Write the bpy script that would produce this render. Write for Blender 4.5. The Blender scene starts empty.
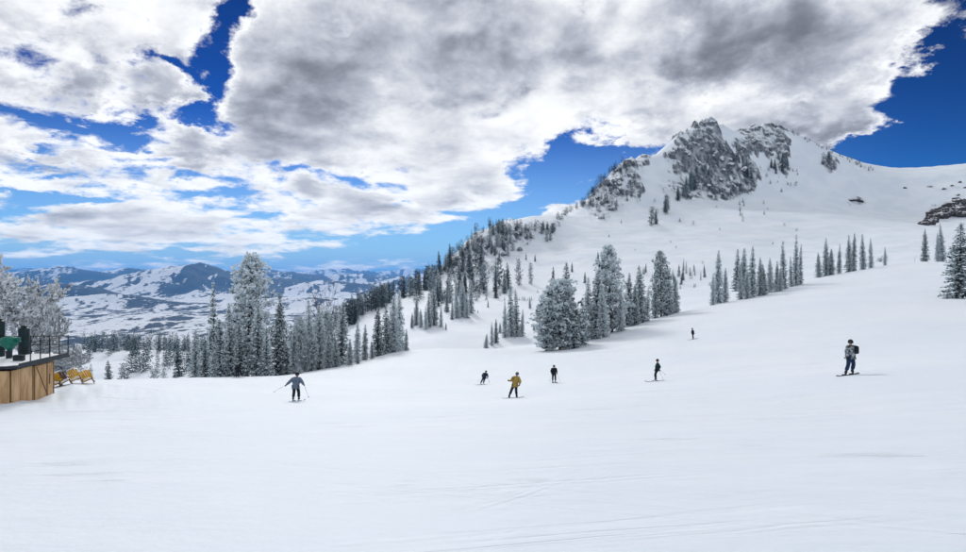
import bpy, bmesh, math, random
import numpy as np
from mathutils import Vector, Matrix

random.seed(7)
rng = np.random.default_rng(11)
S = bpy.context.scene
COL = S.collection
R = math.radians

# ------------------------------------------------------------------ camera
F = 629.0                       # focal length in photo pixels (photo 966 wide)
cam_d = bpy.data.cameras.new('camera')
cam = bpy.data.objects.new('camera', cam_d)
COL.objects.link(cam)
cam.location = (0, 0, 0)
cam.rotation_euler = (R(90), 0, 0)
cam_d.sensor_width = 36.0
cam_d.lens = 36.0 * F / 966.0
cam_d.clip_start = 0.1
cam_d.clip_end = 120000
S.camera = cam

# ------------------------------------------------------------------ view / render settings
S.view_settings.view_transform = 'Standard'
S.view_settings.look = 'None'
S.view_settings.exposure = 0.10
S.view_settings.gamma = 1.0
S.render.engine = 'CYCLES'
S.cycles.use_denoising = True
S.cycles.use_adaptive_sampling = True
S.cycles.adaptive_threshold = 0.02
S.cycles.max_bounces = 6
S.cycles.diffuse_bounces = 3
S.cycles.volume_bounces = 1
S.cycles.transparent_max_bounces = 6

SUN_AZ, SUN_EL = R(-13), R(33)      # azimuth from +Y (negative: left of view), elevation

# ------------------------------------------------------------------ node helpers
class NT:
    def __init__(s, tree): s.t = tree; s.n = tree.nodes; s.l = tree.links
    def node(s, typ, **kw):
        n = s.n.new(typ)
        for k, v in kw.items(): setattr(n, k, v)
        return n
    def inp(s, n, i, v):
        if v is None: return
        if isinstance(v, bpy.types.NodeSocket): s.l.new(v, n.inputs[i])
        else: n.inputs[i].default_value = v
    def m(s, op, a, b=None, c=None, clamp=False):
        n = s.node('ShaderNodeMath', operation=op, use_clamp=clamp)
        s.inp(n, 0, a); s.inp(n, 1, b); s.inp(n, 2, c)
        return n.outputs[0]
    def vm(s, op, a, b=None, out=0):
        n = s.node('ShaderNodeVectorMath', operation=op)
        s.inp(n, 0, a)
        if op == 'SCALE': s.inp(n, 3, b)
        else: s.inp(n, 1, b)
        return n.outputs[out]
    def noise(s, vec, scale, detail=6, rough=.55, dist=0., lac=2., dims='3D', w=None, out=0):
        n = s.node('ShaderNodeTexNoise', noise_dimensions=dims)
        s.inp(n, 'Vector', vec); s.inp(n, 'Scale', scale); s.inp(n, 'Detail', detail)
        s.inp(n, 'Roughness', rough); s.inp(n, 'Distortion', dist); s.inp(n, 'Lacunarity', lac)
        if w is not None: s.inp(n, 'W', w)
        return n.outputs[out]
    def ss(s, v, a, b, lo=0., hi=1., interp='SMOOTHSTEP'):
        n = s.node('ShaderNodeMapRange', interpolation_type=interp)
        s.inp(n, 0, v); s.inp(n, 1, a); s.inp(n, 2, b); s.inp(n, 3, lo); s.inp(n, 4, hi)
        return n.outputs[0]
    def mix(s, f, a, b):
        n = s.node('ShaderNodeMix', data_type='RGBA')
        s.inp(n, 0, f); s.inp(n, 6, a); s.inp(n, 7, b)
        return n.outputs[2]
    def sep(s, v):
        n = s.node('ShaderNodeSeparateXYZ'); s.inp(n, 0, v); return n.outputs
    def comb(s, x, y, z):
        n = s.node('ShaderNodeCombineXYZ'); s.inp(n, 0, x); s.inp(n, 1, y); s.inp(n, 2, z); return n.outputs[0]

# ------------------------------------------------------------------ world: Nishita sky with a broken cloud deck
W = bpy.data.worlds.new('World'); S.world = W; W.use_nodes = True
def build_world():
    T = NT(W.node_tree); T.n.clear()
    out = T.node('ShaderNodeOutputWorld'); bg = T.node('ShaderNodeBackground')
    T.l.new(bg.outputs[0], out.inputs[0])
    K = 0.08
    bg.inputs[1].default_value = K
    sky = T.node('ShaderNodeTexSky', sky_type='NISHITA')
    sky.sun_disc = False
    sky.sun_elevation = SUN_EL
    sky.sun_rotation = SUN_AZ
    sky.altitude = 2600
    sky.air_density = 1.0; sky.dust_density = 0.0; sky.ozone_density = 1.6
    co = T.node('ShaderNodeTexCoord').outputs['Generated']
    d = T.vm('NORMALIZE', co)
    x, y, z = T.sep(d)[:3]
    # cloud space: nearly isotropic overhead, ever flatter towards the horizon
    p = T.comb(x, y, T.m('MULTIPLY', T.m('LOGARITHM', T.m('ADD', T.m('MAXIMUM', z, 0.0), .09), 2.718), .62))
    # azimuth / elevation, warped a little so that the large gaps get ragged rims
    az = T.m('ARCTAN2', x, y); el = T.m('ARCSINE', z)
    wn = T.noise(p, 7.0, 6, .66, out=1)
    wx, wy, _ = T.sep(wn)[:3]
    fade = T.ss(el, R(0.5), R(12))
    az = T.m('ADD', az, T.m('MULTIPLY', T.m('SUBTRACT', wx, .5), .17))
    elw = T.m('ADD', el, T.m('MULTIPLY', T.m('MULTIPLY', T.m('SUBTRACT', wy, .5), .13), T.m('ADD', fade, .25)))
    def blob(px, py, sx, sy, rot, amp):
        a0 = math.atan((px - 483) / F); e0 = math.atan((276 - py) / F * math.cos(a0))
        da = T.m('SUBTRACT', az, a0); de = T.m('SUBTRACT', elw, e0)
        c, s_ = math.cos(R(rot)), math.sin(R(rot))
        u = T.m('ADD', T.m('MULTIPLY', da, c * F / sx), T.m('MULTIPLY', de, s_ * F / sx))
        v = T.m('ADD', T.m('MULTIPLY', da, -s_ * F / sy), T.m('MULTIPLY', de, c * F / sy))
        q = T.m('ADD', T.m('MULTIPLY', u, u), T.m('MULTIPLY', v, v))
        return T.m('MULTIPLY', T.m('POWER', 2.718, T.m('MULTIPLY', q, -1.)), amp)
    def total(bl):
        acc = None
        for b in bl:
            o = blob(*b); acc = o if acc is None else T.m('ADD', acc, o)
        return acc
    # the deck ahead, and where it is torn open (negative)
    cover = total([
        (120, 60, 330, 150, 0, .115), (480, 60, 260, 140, 0, .20), (740, 50, 190, 80, 10, .22),
        (232, 12, 15, 40, -10, -.33), (216, 62, 24, 22, 30, -.28), (205, 100, 15, 22, 20, -.30), (180, 112, 22, 9, 20, -.28), (168, 60, 26, 8, -35, -.24),
        (105, 142, 50, 7, 8, -.24), (135, 130, 24, 9, 0, -.28), (25, 150, 30, 6, 0, -.2), (150, 160, 50, 6, 5, -.2), (270, 215, 50, 5, 0, -.18), (120, 195, 60, 5, 0, -.16), (400, 205, 40, 5, 0, -.16), (20, 190, 40, 7, 0, -.28), (222, 198, 30, 8, 0, -.24), (90, 120, 26, 10, 30, -.20), (35, 115, 22, 8, 0, -.18), (130, 55, 16, 12, 20, -.18), (290, 170, 26, 7, 0, -.16), (350, 180, 22, 6, 0, -.16), (180, 178, 40, 6, 0, -.20), (60, 170, 30, 4, 0, -.18), (320, 236, 60, 6, 0, -.10),
        (565, 172, 40, 32, 28, -.60), (500, 218, 46, 20, 20, -.42), (625, 165, 50, 18, 0, -.35), (440, 240, 80, 16, 0, -.2),
        (978, 125, 55, 66, 25, -.75), (1090, 90, 90, 110, 0, -.7), (940, 32, 60, 26, 15, .40), (890, 172, 62, 26, 0, -.60),
        (705, 106, 26, 7, 10, -.12), (800, 99, 30, 7, 0, -.16),
        (855, 118, 42, 20, 0, .34), (790, 128, 50, 18, 0, .25), (560, 212, 30, 9, 20, .30),
        (70, 228, 170, 20, 0, .17), (370, 215, 80, 16, 0, .10), (300, 237, 150, 7, 0, .10), (330, 268, 90, 3, 0, .16), (150, 250, 100, 4, 0, .08)])
    # how heavy the underside is: smooth grey masses and bright thin places
    heavy = total([
        (300, 120, 95, 70, 25, .42), (235, 150, 60, 40, 0, .20), (470, 40, 120, 55, 0, .42), (590, 60, 45, 55, 0, .20), (740, 45, 130, 42, 10, .50), (690, 40, 70, 40, 0, .15),
        (55, 100, 75, 40, 10, .40), (20, 60, 50, 30, 0, .2), (320, 30, 90, 40, 0, .30), (800, 128, 45, 12, 0, .45), (845, 130, 30, 12, 0, .35), (640, 120, 40, 9, 0, .30), (860, 60, 50, 24, 30, .3),
        (400, 120, 26, 20, 0, -.38), (555, 95, 26, 70, 12, -.45), (622, 70, 26, 60, -18, -.50), (500, 112, 50, 22, 0, -.25), (90, 15, 90, 24, 0, -.25), (30, 45, 60, 20, 0, .2), (110, 100, 60, 34, 10, .28), (150, 215, 190, 14, 0, .22), (330, 195, 90, 14, 0, .25), (70, 160, 80, 14, 0, .16), (690, 105, 90, 14, 0, -.30), (440, 165, 60, 22, 0, -.2), (150, 200, 160, 30, 0, -.10)])
    base = T.m('ADD', T.m('MULTIPLY', T.ss(el, R(1.0), R(8)), .15), -.17)    # thins out to blue towards the horizon
    sund = (math.sin(SUN_AZ) * math.cos(SUN_EL), math.cos(SUN_AZ) * math.cos(SUN_EL), math.sin(SUN_EL))
    ps = (sund[0], sund[1], .62 * math.log(sund[2] + .09))
    def dens(pv, det, rough):
        big = T.noise(pv, 3.6, 2, .5)
        fine = T.noise(pv, 12., det, rough, .25)
        return T.m('ADD', T.m('MULTIPLY', big, .42), T.m('MULTIPLY', fine, .86))
    vo = T.node('ShaderNodeTexVoronoi', feature='F1', normalize=True)      # rounded cauliflower heads
    T.inp(vo, 'Vector', T.vm('ADD', p, T.vm('SCALE', wn, .05)))
    T.inp(vo, 'Scale', 17.); T.inp(vo, 'Detail', 1.5); T.inp(vo, 'Roughness', .55)
    puff = T.m('MULTIPLY', T.m('SUBTRACT', .40, vo.outputs['Distance']), .62)
    toward = T.vm('NORMALIZE', T.vm('SUBTRACT', ps, p))
    cb = T.m('ADD', base, cover)
    d0 = T.m('ADD', T.m('ADD', dens(p, 9, .66), puff), cb)
    TH = .625
    alpha = T.m('MULTIPLY', T.ss(d0, TH - .07, TH + .13), T.ss(z, -.004, .004))
    s0 = dens(p, 6, .55)
    s1 = dens(T.vm('ADD', p, T.vm('SCALE', toward, .026)), 6, .55)
    edge = T.m('MULTIPLY', T.m('SUBTRACT', s0, s1), 3.4)          # flanks turned to the sun catch light
    thick = T.ss(T.m('ADD', T.m('MULTIPLY', T.m('ADD', s0, cb), .7), T.m('MULTIPLY', d0, .3)), TH + .01, TH + .27, interp='LINEAR')
    soft = T.noise(p, 8.0, 5, .52, .3)
    light = T.m('SUBTRACT', .90, T.m('MULTIPLY', thick, .62))
    light = T.m('SUBTRACT', light, T.m('MULTIPLY', heavy, T.ss(thick, 0., .6, 0., 1.0)))
    light = T.m('ADD', light, T.m('MULTIPLY', edge, T.ss(thick, .15, .9, 1., .45)))
    light = T.m('ADD', T.m('ADD', light, T.m('MULTIPLY', T.m('SUBTRACT', soft, .5), 1.35)), T.m('MULTIPLY', puff, 1.1))
    # thin veils glow around the hidden sun
    cs = T.vm('DOT_PRODUCT', d, sund, out=1)
    light = T.m('ADD', light, T.m('MULTIPLY', T.ss(cs, .85, 1.0), .10))
    light = T.ss(light, -.62, 1.16, .19, 1.0)
    tint = T.mix(T.ss(light, .35, .95), (.90, .95, 1.10, 1), (.985, 1, 1.02, 1))
    cc = T.vm('SCALE', tint, T.m('DIVIDE', light, K))
    # deep winter blue of the clear air at altitude
    gm = T.node('ShaderNodeGamma'); T.l.new(T.vm('SCALE', sky.outputs[0], K), gm.inputs[0]); gm.inputs[1].default_value = 2.5
    blue = T.vm('MULTIPLY', gm.outputs[0], tuple(c / K for c in (.52, 1.16, 1.46)))
    blue = T.mix(T.m('MAXIMUM', T.m('MULTIPLY', T.ss(el, R(-1), R(15), 1., 0.), T.ss(cs, .64, .88, .0, 1.)), T.ss(el, R(1), R(8), 1., 0.)), blue, tuple(c / K for c in (.31, .54, .80)) + (1,))   # milky air low down
    T.l.new(T.mix(alpha, blue, cc), bg.inputs[0])
    W.cycles.sampling_method = 'MANUAL'; W.cycles.sample_map_resolution = 512
build_world()

# ------------------------------------------------------------------ sun behind thin cloud
sl = bpy.data.lights.new('sun', 'SUN'); sl.energy = 1.4; sl.angle = R(11); sl.color = (1, .965, .92)
sun = bpy.data.objects.new('sun', sl); COL.objects.link(sun)
sv = Vector((math.sin(SUN_AZ) * math.cos(SUN_EL), math.cos(SUN_AZ) * math.cos(SUN_EL), math.sin(SUN_EL)))
sun.rotation_euler = sv.to_track_quat('Z', 'Y').to_euler()

# ------------------------------------------------------------------ numpy noise
_perm = np.random.default_rng(3).permutation(512)
_ga = np.random.default_rng(4).uniform(0, 2 * np.pi, 512)
def perlin(x, y):
    xi = np.floor(x).astype(np.int64); yi = np.floor(y).astype(np.int64)
    xf = x - xi; yf = y - yi
    u = xf * xf * xf * (xf * (xf * 6 - 15) + 10); v = yf * yf * yf * (yf * (yf * 6 - 15) + 10)
    def g(i, j, dx, dy):
        a = _ga[_perm[(_perm[i & 511] + j) & 511]]
        return np.cos(a) * dx + np.sin(a) * dy
    n00 = g(xi, yi, xf, yf); n10 = g(xi + 1, yi, xf - 1, yf)
    n01 = g(xi, yi + 1, xf, yf - 1); n11 = g(xi + 1, yi + 1, xf - 1, yf - 1)
    return (n00 * (1 - u) + n10 * u) * (1 - v) + (n01 * (1 - u) + n11 * u) * v
def fbm(x, y, o=5, g=.5):
    s = 0; a = 1
    for k in range(o):
        s = s + a * perlin(x + 17.3 * k, y - 9.1 * k); x = x * 2.03; y = y * 2.03; a *= g
    return s
def ridged(x, y, o=5, g=.5):
    s = 0; a = 1
    for k in range(o):
        s = s + a * (1 - 2.0 * np.abs(perlin(x + 31.7 * k, y + 5.3 * k))); x = x * 2.07; y = y * 2.07; a *= g
    return s
def sstep(v, a, b):
    t = np.clip((v - a) / (b - a), 0, 1); return t * t * (3 - 2 * t)

# ------------------------------------------------------------------ terrain height
def P(px, py, Y): return ((px - 483) / F * Y, Y, (276 - py) / F * Y)
ctrl = [(0, 0, -1.7), (0, 8, -2.9), (-12, 0, -1.9), (14, 2, -1.9), (0, -12, 0), (0, -60, 7), (-80, -60, 3), (90, -60, 12), (-200, -180, 10), (250, -180, 40), (0, -220, 35),
        (-90, 10, -5), (90, 20, 0), (-180, 40, -18), (190, 60, 14), (-260, 140, -60), (320, 150, 45)]
for c in [(296, 402, 39), (514, 397, 44), (554, 381.5, 65), (484, 384.5, 73), (657, 381, 52), (693, 339, 100), (850, 375.5, 32),
          (0, 404, 33), (52, 403, 31), (70, 391, 37), (95, 387, 46), (-120, 400, 38),
          (110, 381, 84), (170, 380, 92), (230, 378, 97), (320, 371, 106), (360, 362, 116), (400, 351, 128), (440, 351, 140), (480, 350, 145), (550, 351, 123), (580, 346, 124), (612, 334, 130),
          (660, 317, 147), (720, 303, 165), (760, 296, 173), (800, 285, 181), (850, 272, 205), (900, 263, 222), (945, 262, 215), (966, 298, 112), (1060, 268, 200), (1100, 300, 100),
          (760, 318, 105), (880, 300, 110), (600, 352, 95), (450, 372, 90), (330, 385, 70),
          # beyond the roll-over, left: falls into the wooded side valley, then a knoll
          (110, 412, 135), (200, 408, 140), (20, 415, 110), (-60, 415, 100), (290, 400, 150), (150, 398, 240), (250, 392, 240), (40, 400, 230), (330, 372, 230),
          (100, 346, 520), (60, 350, 480), (160, 352, 500), (230, 352, 480), (20, 352, 460), (-80, 350, 500), (100, 372, 700), (220, 375, 700), (0, 378, 700), (-150, 380, 700),
          # gully in the middle
          (470, 352, 175), (430, 343, 185), (520, 343, 185), (500, 325, 235), (460, 318, 250), (440, 306, 290), (400, 330, 230), (560, 318, 230), (620, 305, 230), (560, 300, 300), (620, 290, 310), (690, 297, 240),
          (700, 281, 320), (780, 290, 240), (780, 270, 330), (860, 268, 290), (860, 252, 380), (940, 252, 310), (950, 238, 400), (1060, 250, 320),
          # shoulder with the dark wood
          (425, 290, 400), (400, 300, 385), (370, 310, 370), (340, 325, 360), (300, 345, 345), (400, 350, 520), (330, 362, 480), (440, 330, 560), (470, 310, 640),
          # face of the mountain
          (470, 285, 370), (500, 268, 400), (560, 268, 400), (620, 258, 410), (560, 245, 460), (600, 225, 510), (520, 245, 460), (650, 205, 570), (650, 230, 490), (720, 240, 450), (720, 212, 540), (800, 240, 450), (800, 212, 540),
          (690, 188, 640), (730, 180, 655), (770, 175, 650), (830, 180, 650), (880, 220, 540), (880, 200, 630), (940, 205, 600), (1000, 215, 540),
          # skyline
          (430, 279, 430), (450, 260, 452), (475, 238, 480), (505, 225, 520), (530, 223, 545), (552, 221, 565), (580, 204, 600), (605, 185, 622), (625, 168, 645), (643, 157, 662), (672, 148, 690), (682, 137, 700), (694, 129, 708), (712, 124, 715), (723, 126, 718),
          (737, 133, 722), (755, 127, 725), (780, 128, 725), (797, 137, 727), (830, 155, 733), (870, 171, 742), (900, 177, 752), (966, 174, 765), (1050, 178, 780), (1200, 200, 800)]:
    ctrl.append(P(*c))
for (px, py, Y) in [(450, 260, 452), (505, 225, 520), (552, 221, 565), (605, 185, 622), (643, 157, 662), (712, 125, 715), (780, 128, 725), (830, 155, 733), (900, 177, 752), (966, 174, 765), (1100, 185, 790)]:
    a = P(px, py, Y); ctrl.append((a[0] - 10, a[1] + 70, a[2] - 42)); ctrl.append((a[0] - 20, a[1] + 260, a[2] - 190))
ctrl = np.array(ctrl, float)
def tps_fit(c, lam=1e-4):
    X = c[:, :2] / 100.; n = len(X)
    r2 = ((X[:, None] - X[None]) ** 2).sum(-1)
    Kk = np.where(r2 > 0, .5 * r2 * np.log(np.maximum(r2, 1e-12)), 0) + lam * np.eye(n)
    Pm = np.c_[np.ones(n), X]
    A = np.zeros((n + 3, n + 3)); A[:n, :n] = Kk; A[:n, n:] = Pm; A[n:, :n] = Pm.T
    b = np.zeros(n + 3); b[:n] = c[:, 2]
    return X, np.linalg.solve(A, b)
_TX, _TW = tps_fit(ctrl)
def tps(x, y):
    x = x / 100.; y = y / 100.
    s = _TW[-3] + _TW[-2] * x + _TW[-1] * y
    for (cx, cy), w in zip(_TX, _TW[:-3]):
        r2 = (x - cx) ** 2 + (y - cy) ** 2
        s = s + w * .5 * r2 * np.log(np.maximum(r2, 1e-12))
    return s
# rock areas on the mountain: px, py, half sizes in px, depth, amplitude (m)
ROCKZ = [(702, 153, 30, 30, 690, 14.), (722, 172, 20, 26, 690, 11.), (760, 140, 24, 18, 705, 9.), (748, 175, 9, 20, 670, 5.), (783, 150, 8, 22, 695, 5.), (690, 190, 22, 11, 640, 6.),
         (615, 180, 26, 22, 620, 11.), (600, 205, 14, 12, 600, 6.), (642, 160, 9, 8, 655, 4.), (500, 240, 26, 16, 510, 7.), (480, 245, 16, 18, 490, 7.), (520, 232, 14, 9, 530, 4.), (455, 262, 9, 12, 455, 4.),
         (830, 163, 9, 8, 700, 3.), (948, 213, 22, 9, 480, 4.), (548, 226, 12, 7, 550, 3.), (655, 218, 6, 9, 540, 2.), (857, 201, 8, 3, 590, 2.)]
def rock_mask(x, y):
    """how far a point lies inside one of the rocky bands (0..1), and the local relief in metres"""
    m = np.zeros_like(x); amp = np.zeros_like(x)
    n1 = fbm(x / 30., y / 30., 3) * 1.1 + fbm(x / 8., y / 22., 4, .6) * 1.3 - .12
    z = HB(x, y)
    px = 483 + F * x / np.maximum(y, 1); py = 276 - F * z / np.maximum(y, 1)
    far = (y > 380)
    for (cx, cy, sx, sy, Y, a) in ROCKZ:
        q = 1.35 - ((px - cx) / sx) ** 2 - ((py - cy) / sy) ** 2
        w = np.clip(q + n1, 0, 1) * far
        m = np.maximum(m, w); amp = np.maximum(amp, w * a)
    return m, amp
HILLS = [(190, 266, 12000, 1650, 1300), (260, 279, 12500, 1500, 1100), (118, 281, 11500, 1400, 1000), (60, 287, 8600, 1100, 600), (105, 297, 7600, 900, 420), (20, 280, 10500, 1500, 800),
         (330, 284, 12000, 1200, 900), (390, 283, 13000, 1400, 900), (230, 296, 8800, 1000, 500), (300, 300, 8200, 900, 500), (-80, 276, 13000, 2600, 1500),
         (60, 271, 17500, 2600, 1500), (130, 271.5, 19000, 2400, 1500), (-60, 270, 19000, 3000, 1500), (280, 274, 18000, 2300, 1300), (360, 275, 18500, 2300, 1300), (450, 275, 18000, 2500, 1500),
         (340, 271, 30000, 4200, 2500), (420, 270.5, 32000, 4500, 2500), (250, 271, 31000, 4000, 2500), (150, 271, 33000, 5000, 2500), (20, 270, 33000, 6000, 2500), (540, 271, 31000, 6000, 2500)]
def V(x, y):
    r = np.hypot(x, y)
    z = -400 + 70 * fbm(x / 2600., y / 2600., 3) + 16 * fbm(x / 420., y / 420., 4)
    hill = np.zeros_like(x)
    for (px, py, Y, sx, sy) in HILLS:
        cx, cy, top = P(px, py, Y)
        g = np.exp(-((x - cx) / sx) ** 2 - ((y - cy) / sy) ** 2)
        hill = np.maximum(hill, (top + 400) * g)
    n = ridged(x / 1100. + .3 * fbm(x / 900., y / 900., 2), y / 1500., 6, .56)
    z = z + hill + (hill * .13 + 14) * (n - .75) * sstep(r, 2500, 6000)
    back = sstep(-y, -3000, 6000)                      # open country behind the viewer rises into more hills
    return z + back * 350 * (ridged(x / 5000., y / 5000., 3) - .3)
def HB(x, y):
    r = np.hypot(x, y); az = np.degrees(np.arctan2(x, y))
    rightness = sstep(az, -12., 2.)
    r0 = 560 + 480 * rightness; r1 = 1900 + 500 * rightness
    t = tps(x, y)
    w = sstep(np.log(np.maximum(r, 1)), np.log(r0), np.log(r1))
    out = r > 2500
    t = np.where(out, -400, np.clip(t, -420, 400))
    return t * (1 - w) + V(x, y) * w
def H(x, y, parts=False):
    x = np.asarray(x, float); y = np.asarray(y, float)
    z = HB(x, y)
    m, amp = rock_mask(x, y)
    r = np.hypot(x, y)
    # rolling snow: long swells close by, wind drifts on the mountain
    z = z + .22 * fbm(x / 16., y / 22., 3) * sstep(r, 6, 30) * (r < 2500) + .035 * fbm(x / 2.2 + .2 * y, y / 3.1, 3) * (r < 150)
    z = z + 2.2 * fbm(x / 60., y / 45., 4) * sstep(r, 260, 420) * (r < 2500)
    # piled-up snow round the hut and the chairs
    for (bx, by, s, h) in [(-19.3, 30.4, 1.2, .35), (-23.6, 30.2, 1.8, .45), (-22.2, 33.8, 2.4, .3), (-25, 38, 4., .5), (-16.5, 33, 2.2, .22)]:
        z = z + h * np.exp(-((x - bx) ** 2 + (y - by) ** 2) / s ** 2) * (1 + .5 * fbm(x / .8, y / .8, 2))
    # cliffs: steep ribs and gullies running down the face, broken into steps
    xs = x + .35 * z; rib = ridged(xs / 30. + .35 * fbm(x / 30., y / 30., 2), y / 80., 4, .5)
    blocks = fbm(xs / 7.5, y / 9., 4, .62)
    rel = amp * (.95 * (rib - .6) + .30 * blocks)
    rel = np.where(rel > 0, rel * .62, rel)
    step = 5.0
    q = (z + rel) / step
    ter = (np.floor(q) + sstep(q - np.floor(q), .25, .75)) * step
    z2 = z + rel
    z2 = z2 + (ter - z2) * .12 * m
    z = np.where(m > 0, z2, z)
    if parts: return z, m, amp
    return z
def h1(x, y): return float(H(np.array([x]), np.array([y]))[0])

# ------------------------------------------------------------------ mesh helpers
def new_mesh(name, verts, faces, mats=(), smooth=False, fmat=None, attr=None):
    me = bpy.data.meshes.new(name)
    verts = np.asarray(verts, np.float32)
    if isinstance(faces, np.ndarray):
        n, k = faces.shape
        me.vertices.add(len(verts)); me.vertices.foreach_set('co', verts.ravel())
        me.loops.add(n * k); me.loops.foreach_set('vertex_index', faces.ravel().astype(np.int32))
        me.polygons.add(n); me.polygons.foreach_set('loop_start', np.arange(0, n * k, k, dtype=np.int32))
        me.polygons.foreach_set('loop_total', np.full(n, k, np.int32))
    else:
        me.from_pydata([tuple(map(float, v)) for v in verts], [], faces)
    for m in mats: me.materials.append(m)
    if fmat is not None: me.polygons.foreach_set('material_index', np.asarray(fmat, np.int32))
    if smooth is not False:
        sm = np.full(len(me.polygons), True) if smooth is True else np.asarray(smooth, bool)
        me.polygons.foreach_set('use_smooth', sm)
    for an, av in (attr or {}).items():
        a = me.attributes.new(an, 'FLOAT', 'POINT'); a.data.foreach_set('value', np.asarray(av, np.float32))
    me.update(calc_edges=True)
    return me
def link(name, me, parent=None, loc=None, rotz=None, scale=None):
    o = bpy.data.objects.new(name, me); COL.objects.link(o)
    if parent is not None: o.parent = parent
    if loc is not None: o.location = loc
    if rotz is not None: o.rotation_euler = (0, 0, rotz)
    if scale is not None: o.scale = scale
    return o
def tag(o, label=None, cat=None, group=None, kind=None):
    if label: o['label'] = label
    if cat: o['category'] = cat
    if group: o['group'] = group
    if kind: o['kind'] = kind
    return o
def empty(name, loc, rotz=0, scale=None):
    o = bpy.data.objects.new(name, None); COL.objects.link(o); o.location = loc; o.rotation_euler = (0, 0, rotz)
    if scale is not None: o.scale = scale
    o.empty_display_size = .2
    return o
def material(name, col=(.8, .8, .8), rough=.6, metal=0, spec=None):
    m = bpy.data.materials.new(name); m.use_nodes = True
    b = m.node_tree.nodes['Principled BSDF']
    b.inputs['Base Color'].default_value = (*col, 1); b.inputs['Roughness'].default_value = rough; b.inputs['Metallic'].default_value = metal
    if spec is not None: b.inputs['Specular IOR Level'].default_value = spec
    return m, NT(m.node_tree), b

# ------------------------------------------------------------------ ground materials
def mat_snow():
    m, T, b = material('snow', (.84, .87, .90), .62, spec=.25)
    g = T.node('ShaderNodeNewGeometry').outputs['Position']
    x, y, z = T.sep(g)[:3]
    big = T.noise(g, .05, 4, .5)
    sc = T.noise(T.comb(T.m('MULTIPLY', x, .35), y, z), 1.1, 6, .62)
    T.l.new(T.mix(T.ss(T.m('ADD', T.m('MULTIPLY', big, .6), T.m('MULTIPLY', sc, .4)), .40, .62), (.76, .83, .91, 1), (.82, .875, .94, 1)), b.inputs['Base Color'])
    # ski tracks: long shallow grooves in two crossing directions, broken up by a slow mask; plus wind crust and grain
    def tracks(ax, ay, sc, seed, lo):
        u = T.m('ADD', T.m('MULTIPLY', x, ax), T.m('MULTIPLY', y, ay))
        v = T.m('ADD', T.m('MULTIPLY', x, -ay), T.m('MULTIPLY', y, ax))
        n = T.noise(T.comb(T.m('MULTIPLY', u, .035), T.m('MULTIPLY', v, sc), seed), 1., 3, .6, .3)
        mk = T.ss(T.noise(T.comb(T.m('MULTIPLY', u, .12), T.m('MULTIPLY', v, .3), seed + 7), 1., 3, .6), lo, lo + .14)
        return T.m('MULTIPLY', T.ss(T.m('ABSOLUTE', T.m('SUBTRACT', n, .5)), 0., .035), mk)
    t1 = tracks(.97, .26, .9, 2., .50); t2 = tracks(.88, -.47, .7, 5., .55); t3 = tracks(.6, .8, .8, 9., .56)
    crust = T.noise(T.comb(T.m('MULTIPLY', x, .5), y, z), 2.4, 8, .65)
    chunk = T.ss(T.noise(T.comb(T.m('MULTIPLY', x, .22), y, z), .9, 6, .7), .60, .74)
    hgt = T.m('ADD', T.m('ADD', T.m('MULTIPLY', T.m('ADD', T.m('ADD', t1, t2), t3), .028), T.m('MULTIPLY', crust, .075)), T.m('MULTIPLY', chunk, .11))
    bp = T.node('ShaderNodeBump'); bp.inputs['Strength'].default_value = .62; bp.inputs['Distance'].default_value = 1.0
    T.l.new(hgt, bp.inputs['Height']); T.l.new(bp.outputs[0], b.inputs['Normal'])
    return m
def mat_mountain():
    m, T, b = material('mountain_snow_and_rock', rough=.7, spec=.2)
    geo = T.node('ShaderNodeNewGeometry')
    g = geo.outputs['Position']; nz = T.sep(geo.outputs['Normal'])[2]
    at = T.node('ShaderNodeAttribute', attribute_name='rock').outputs['Fac']
    sl_ = T.vm('MULTIPLY', g, (1., .6, .45))
    n1 = T.noise(sl_, .11, 5, .58, .5); n2 = T.noise(sl_, .42, 5, .6, .3); n3 = T.noise(g, .05, 4, .5)
    # snow lies on the gentler ledges, rime plasters parts of the steep rock
    lay = T.m('ADD', nz, T.m('MULTIPLY', T.m('SUBTRACT', n1, .5), .55))
    lay = T.m('ADD', lay, T.m('MULTIPLY', T.m('SUBTRACT', n2, .5), .40))
    snowf = T.ss(lay, .61, .87)
    bare = T.m('MULTIPLY', T.ss(at, .05, .35), T.m('SUBTRACT', 1., snowf))
    rock = T.mix(T.ss(n2, .38, .64), (.065, .075, .09, 1), (.24, .26, .29, 1))
    rock = T.mix(T.ss(n1, .46, .66, 0., .8), rock, (.47, .50, .54, 1))
    snow = T.mix(T.ss(n3, .4, .6), (.76, .83, .91, 1), (.82, .875, .94, 1))
    T.l.new(T.mix(bare, snow, rock), b.inputs['Base Color'])
    bp = T.node('ShaderNodeBump'); bp.inputs['Strength'].default_value = .5; bp.inputs['Distance'].default_value = 1.
    T.l.new(T.m('ADD', T.m('MULTIPLY', T.noise(g, .6, 7, .62), .5), T.m('MULTIPLY', T.m('MULTIPLY', n2, at), 2.5)), bp.inputs['Height']); T.l.new(bp.outputs[0], b.inputs['Normal'])
    return m
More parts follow.
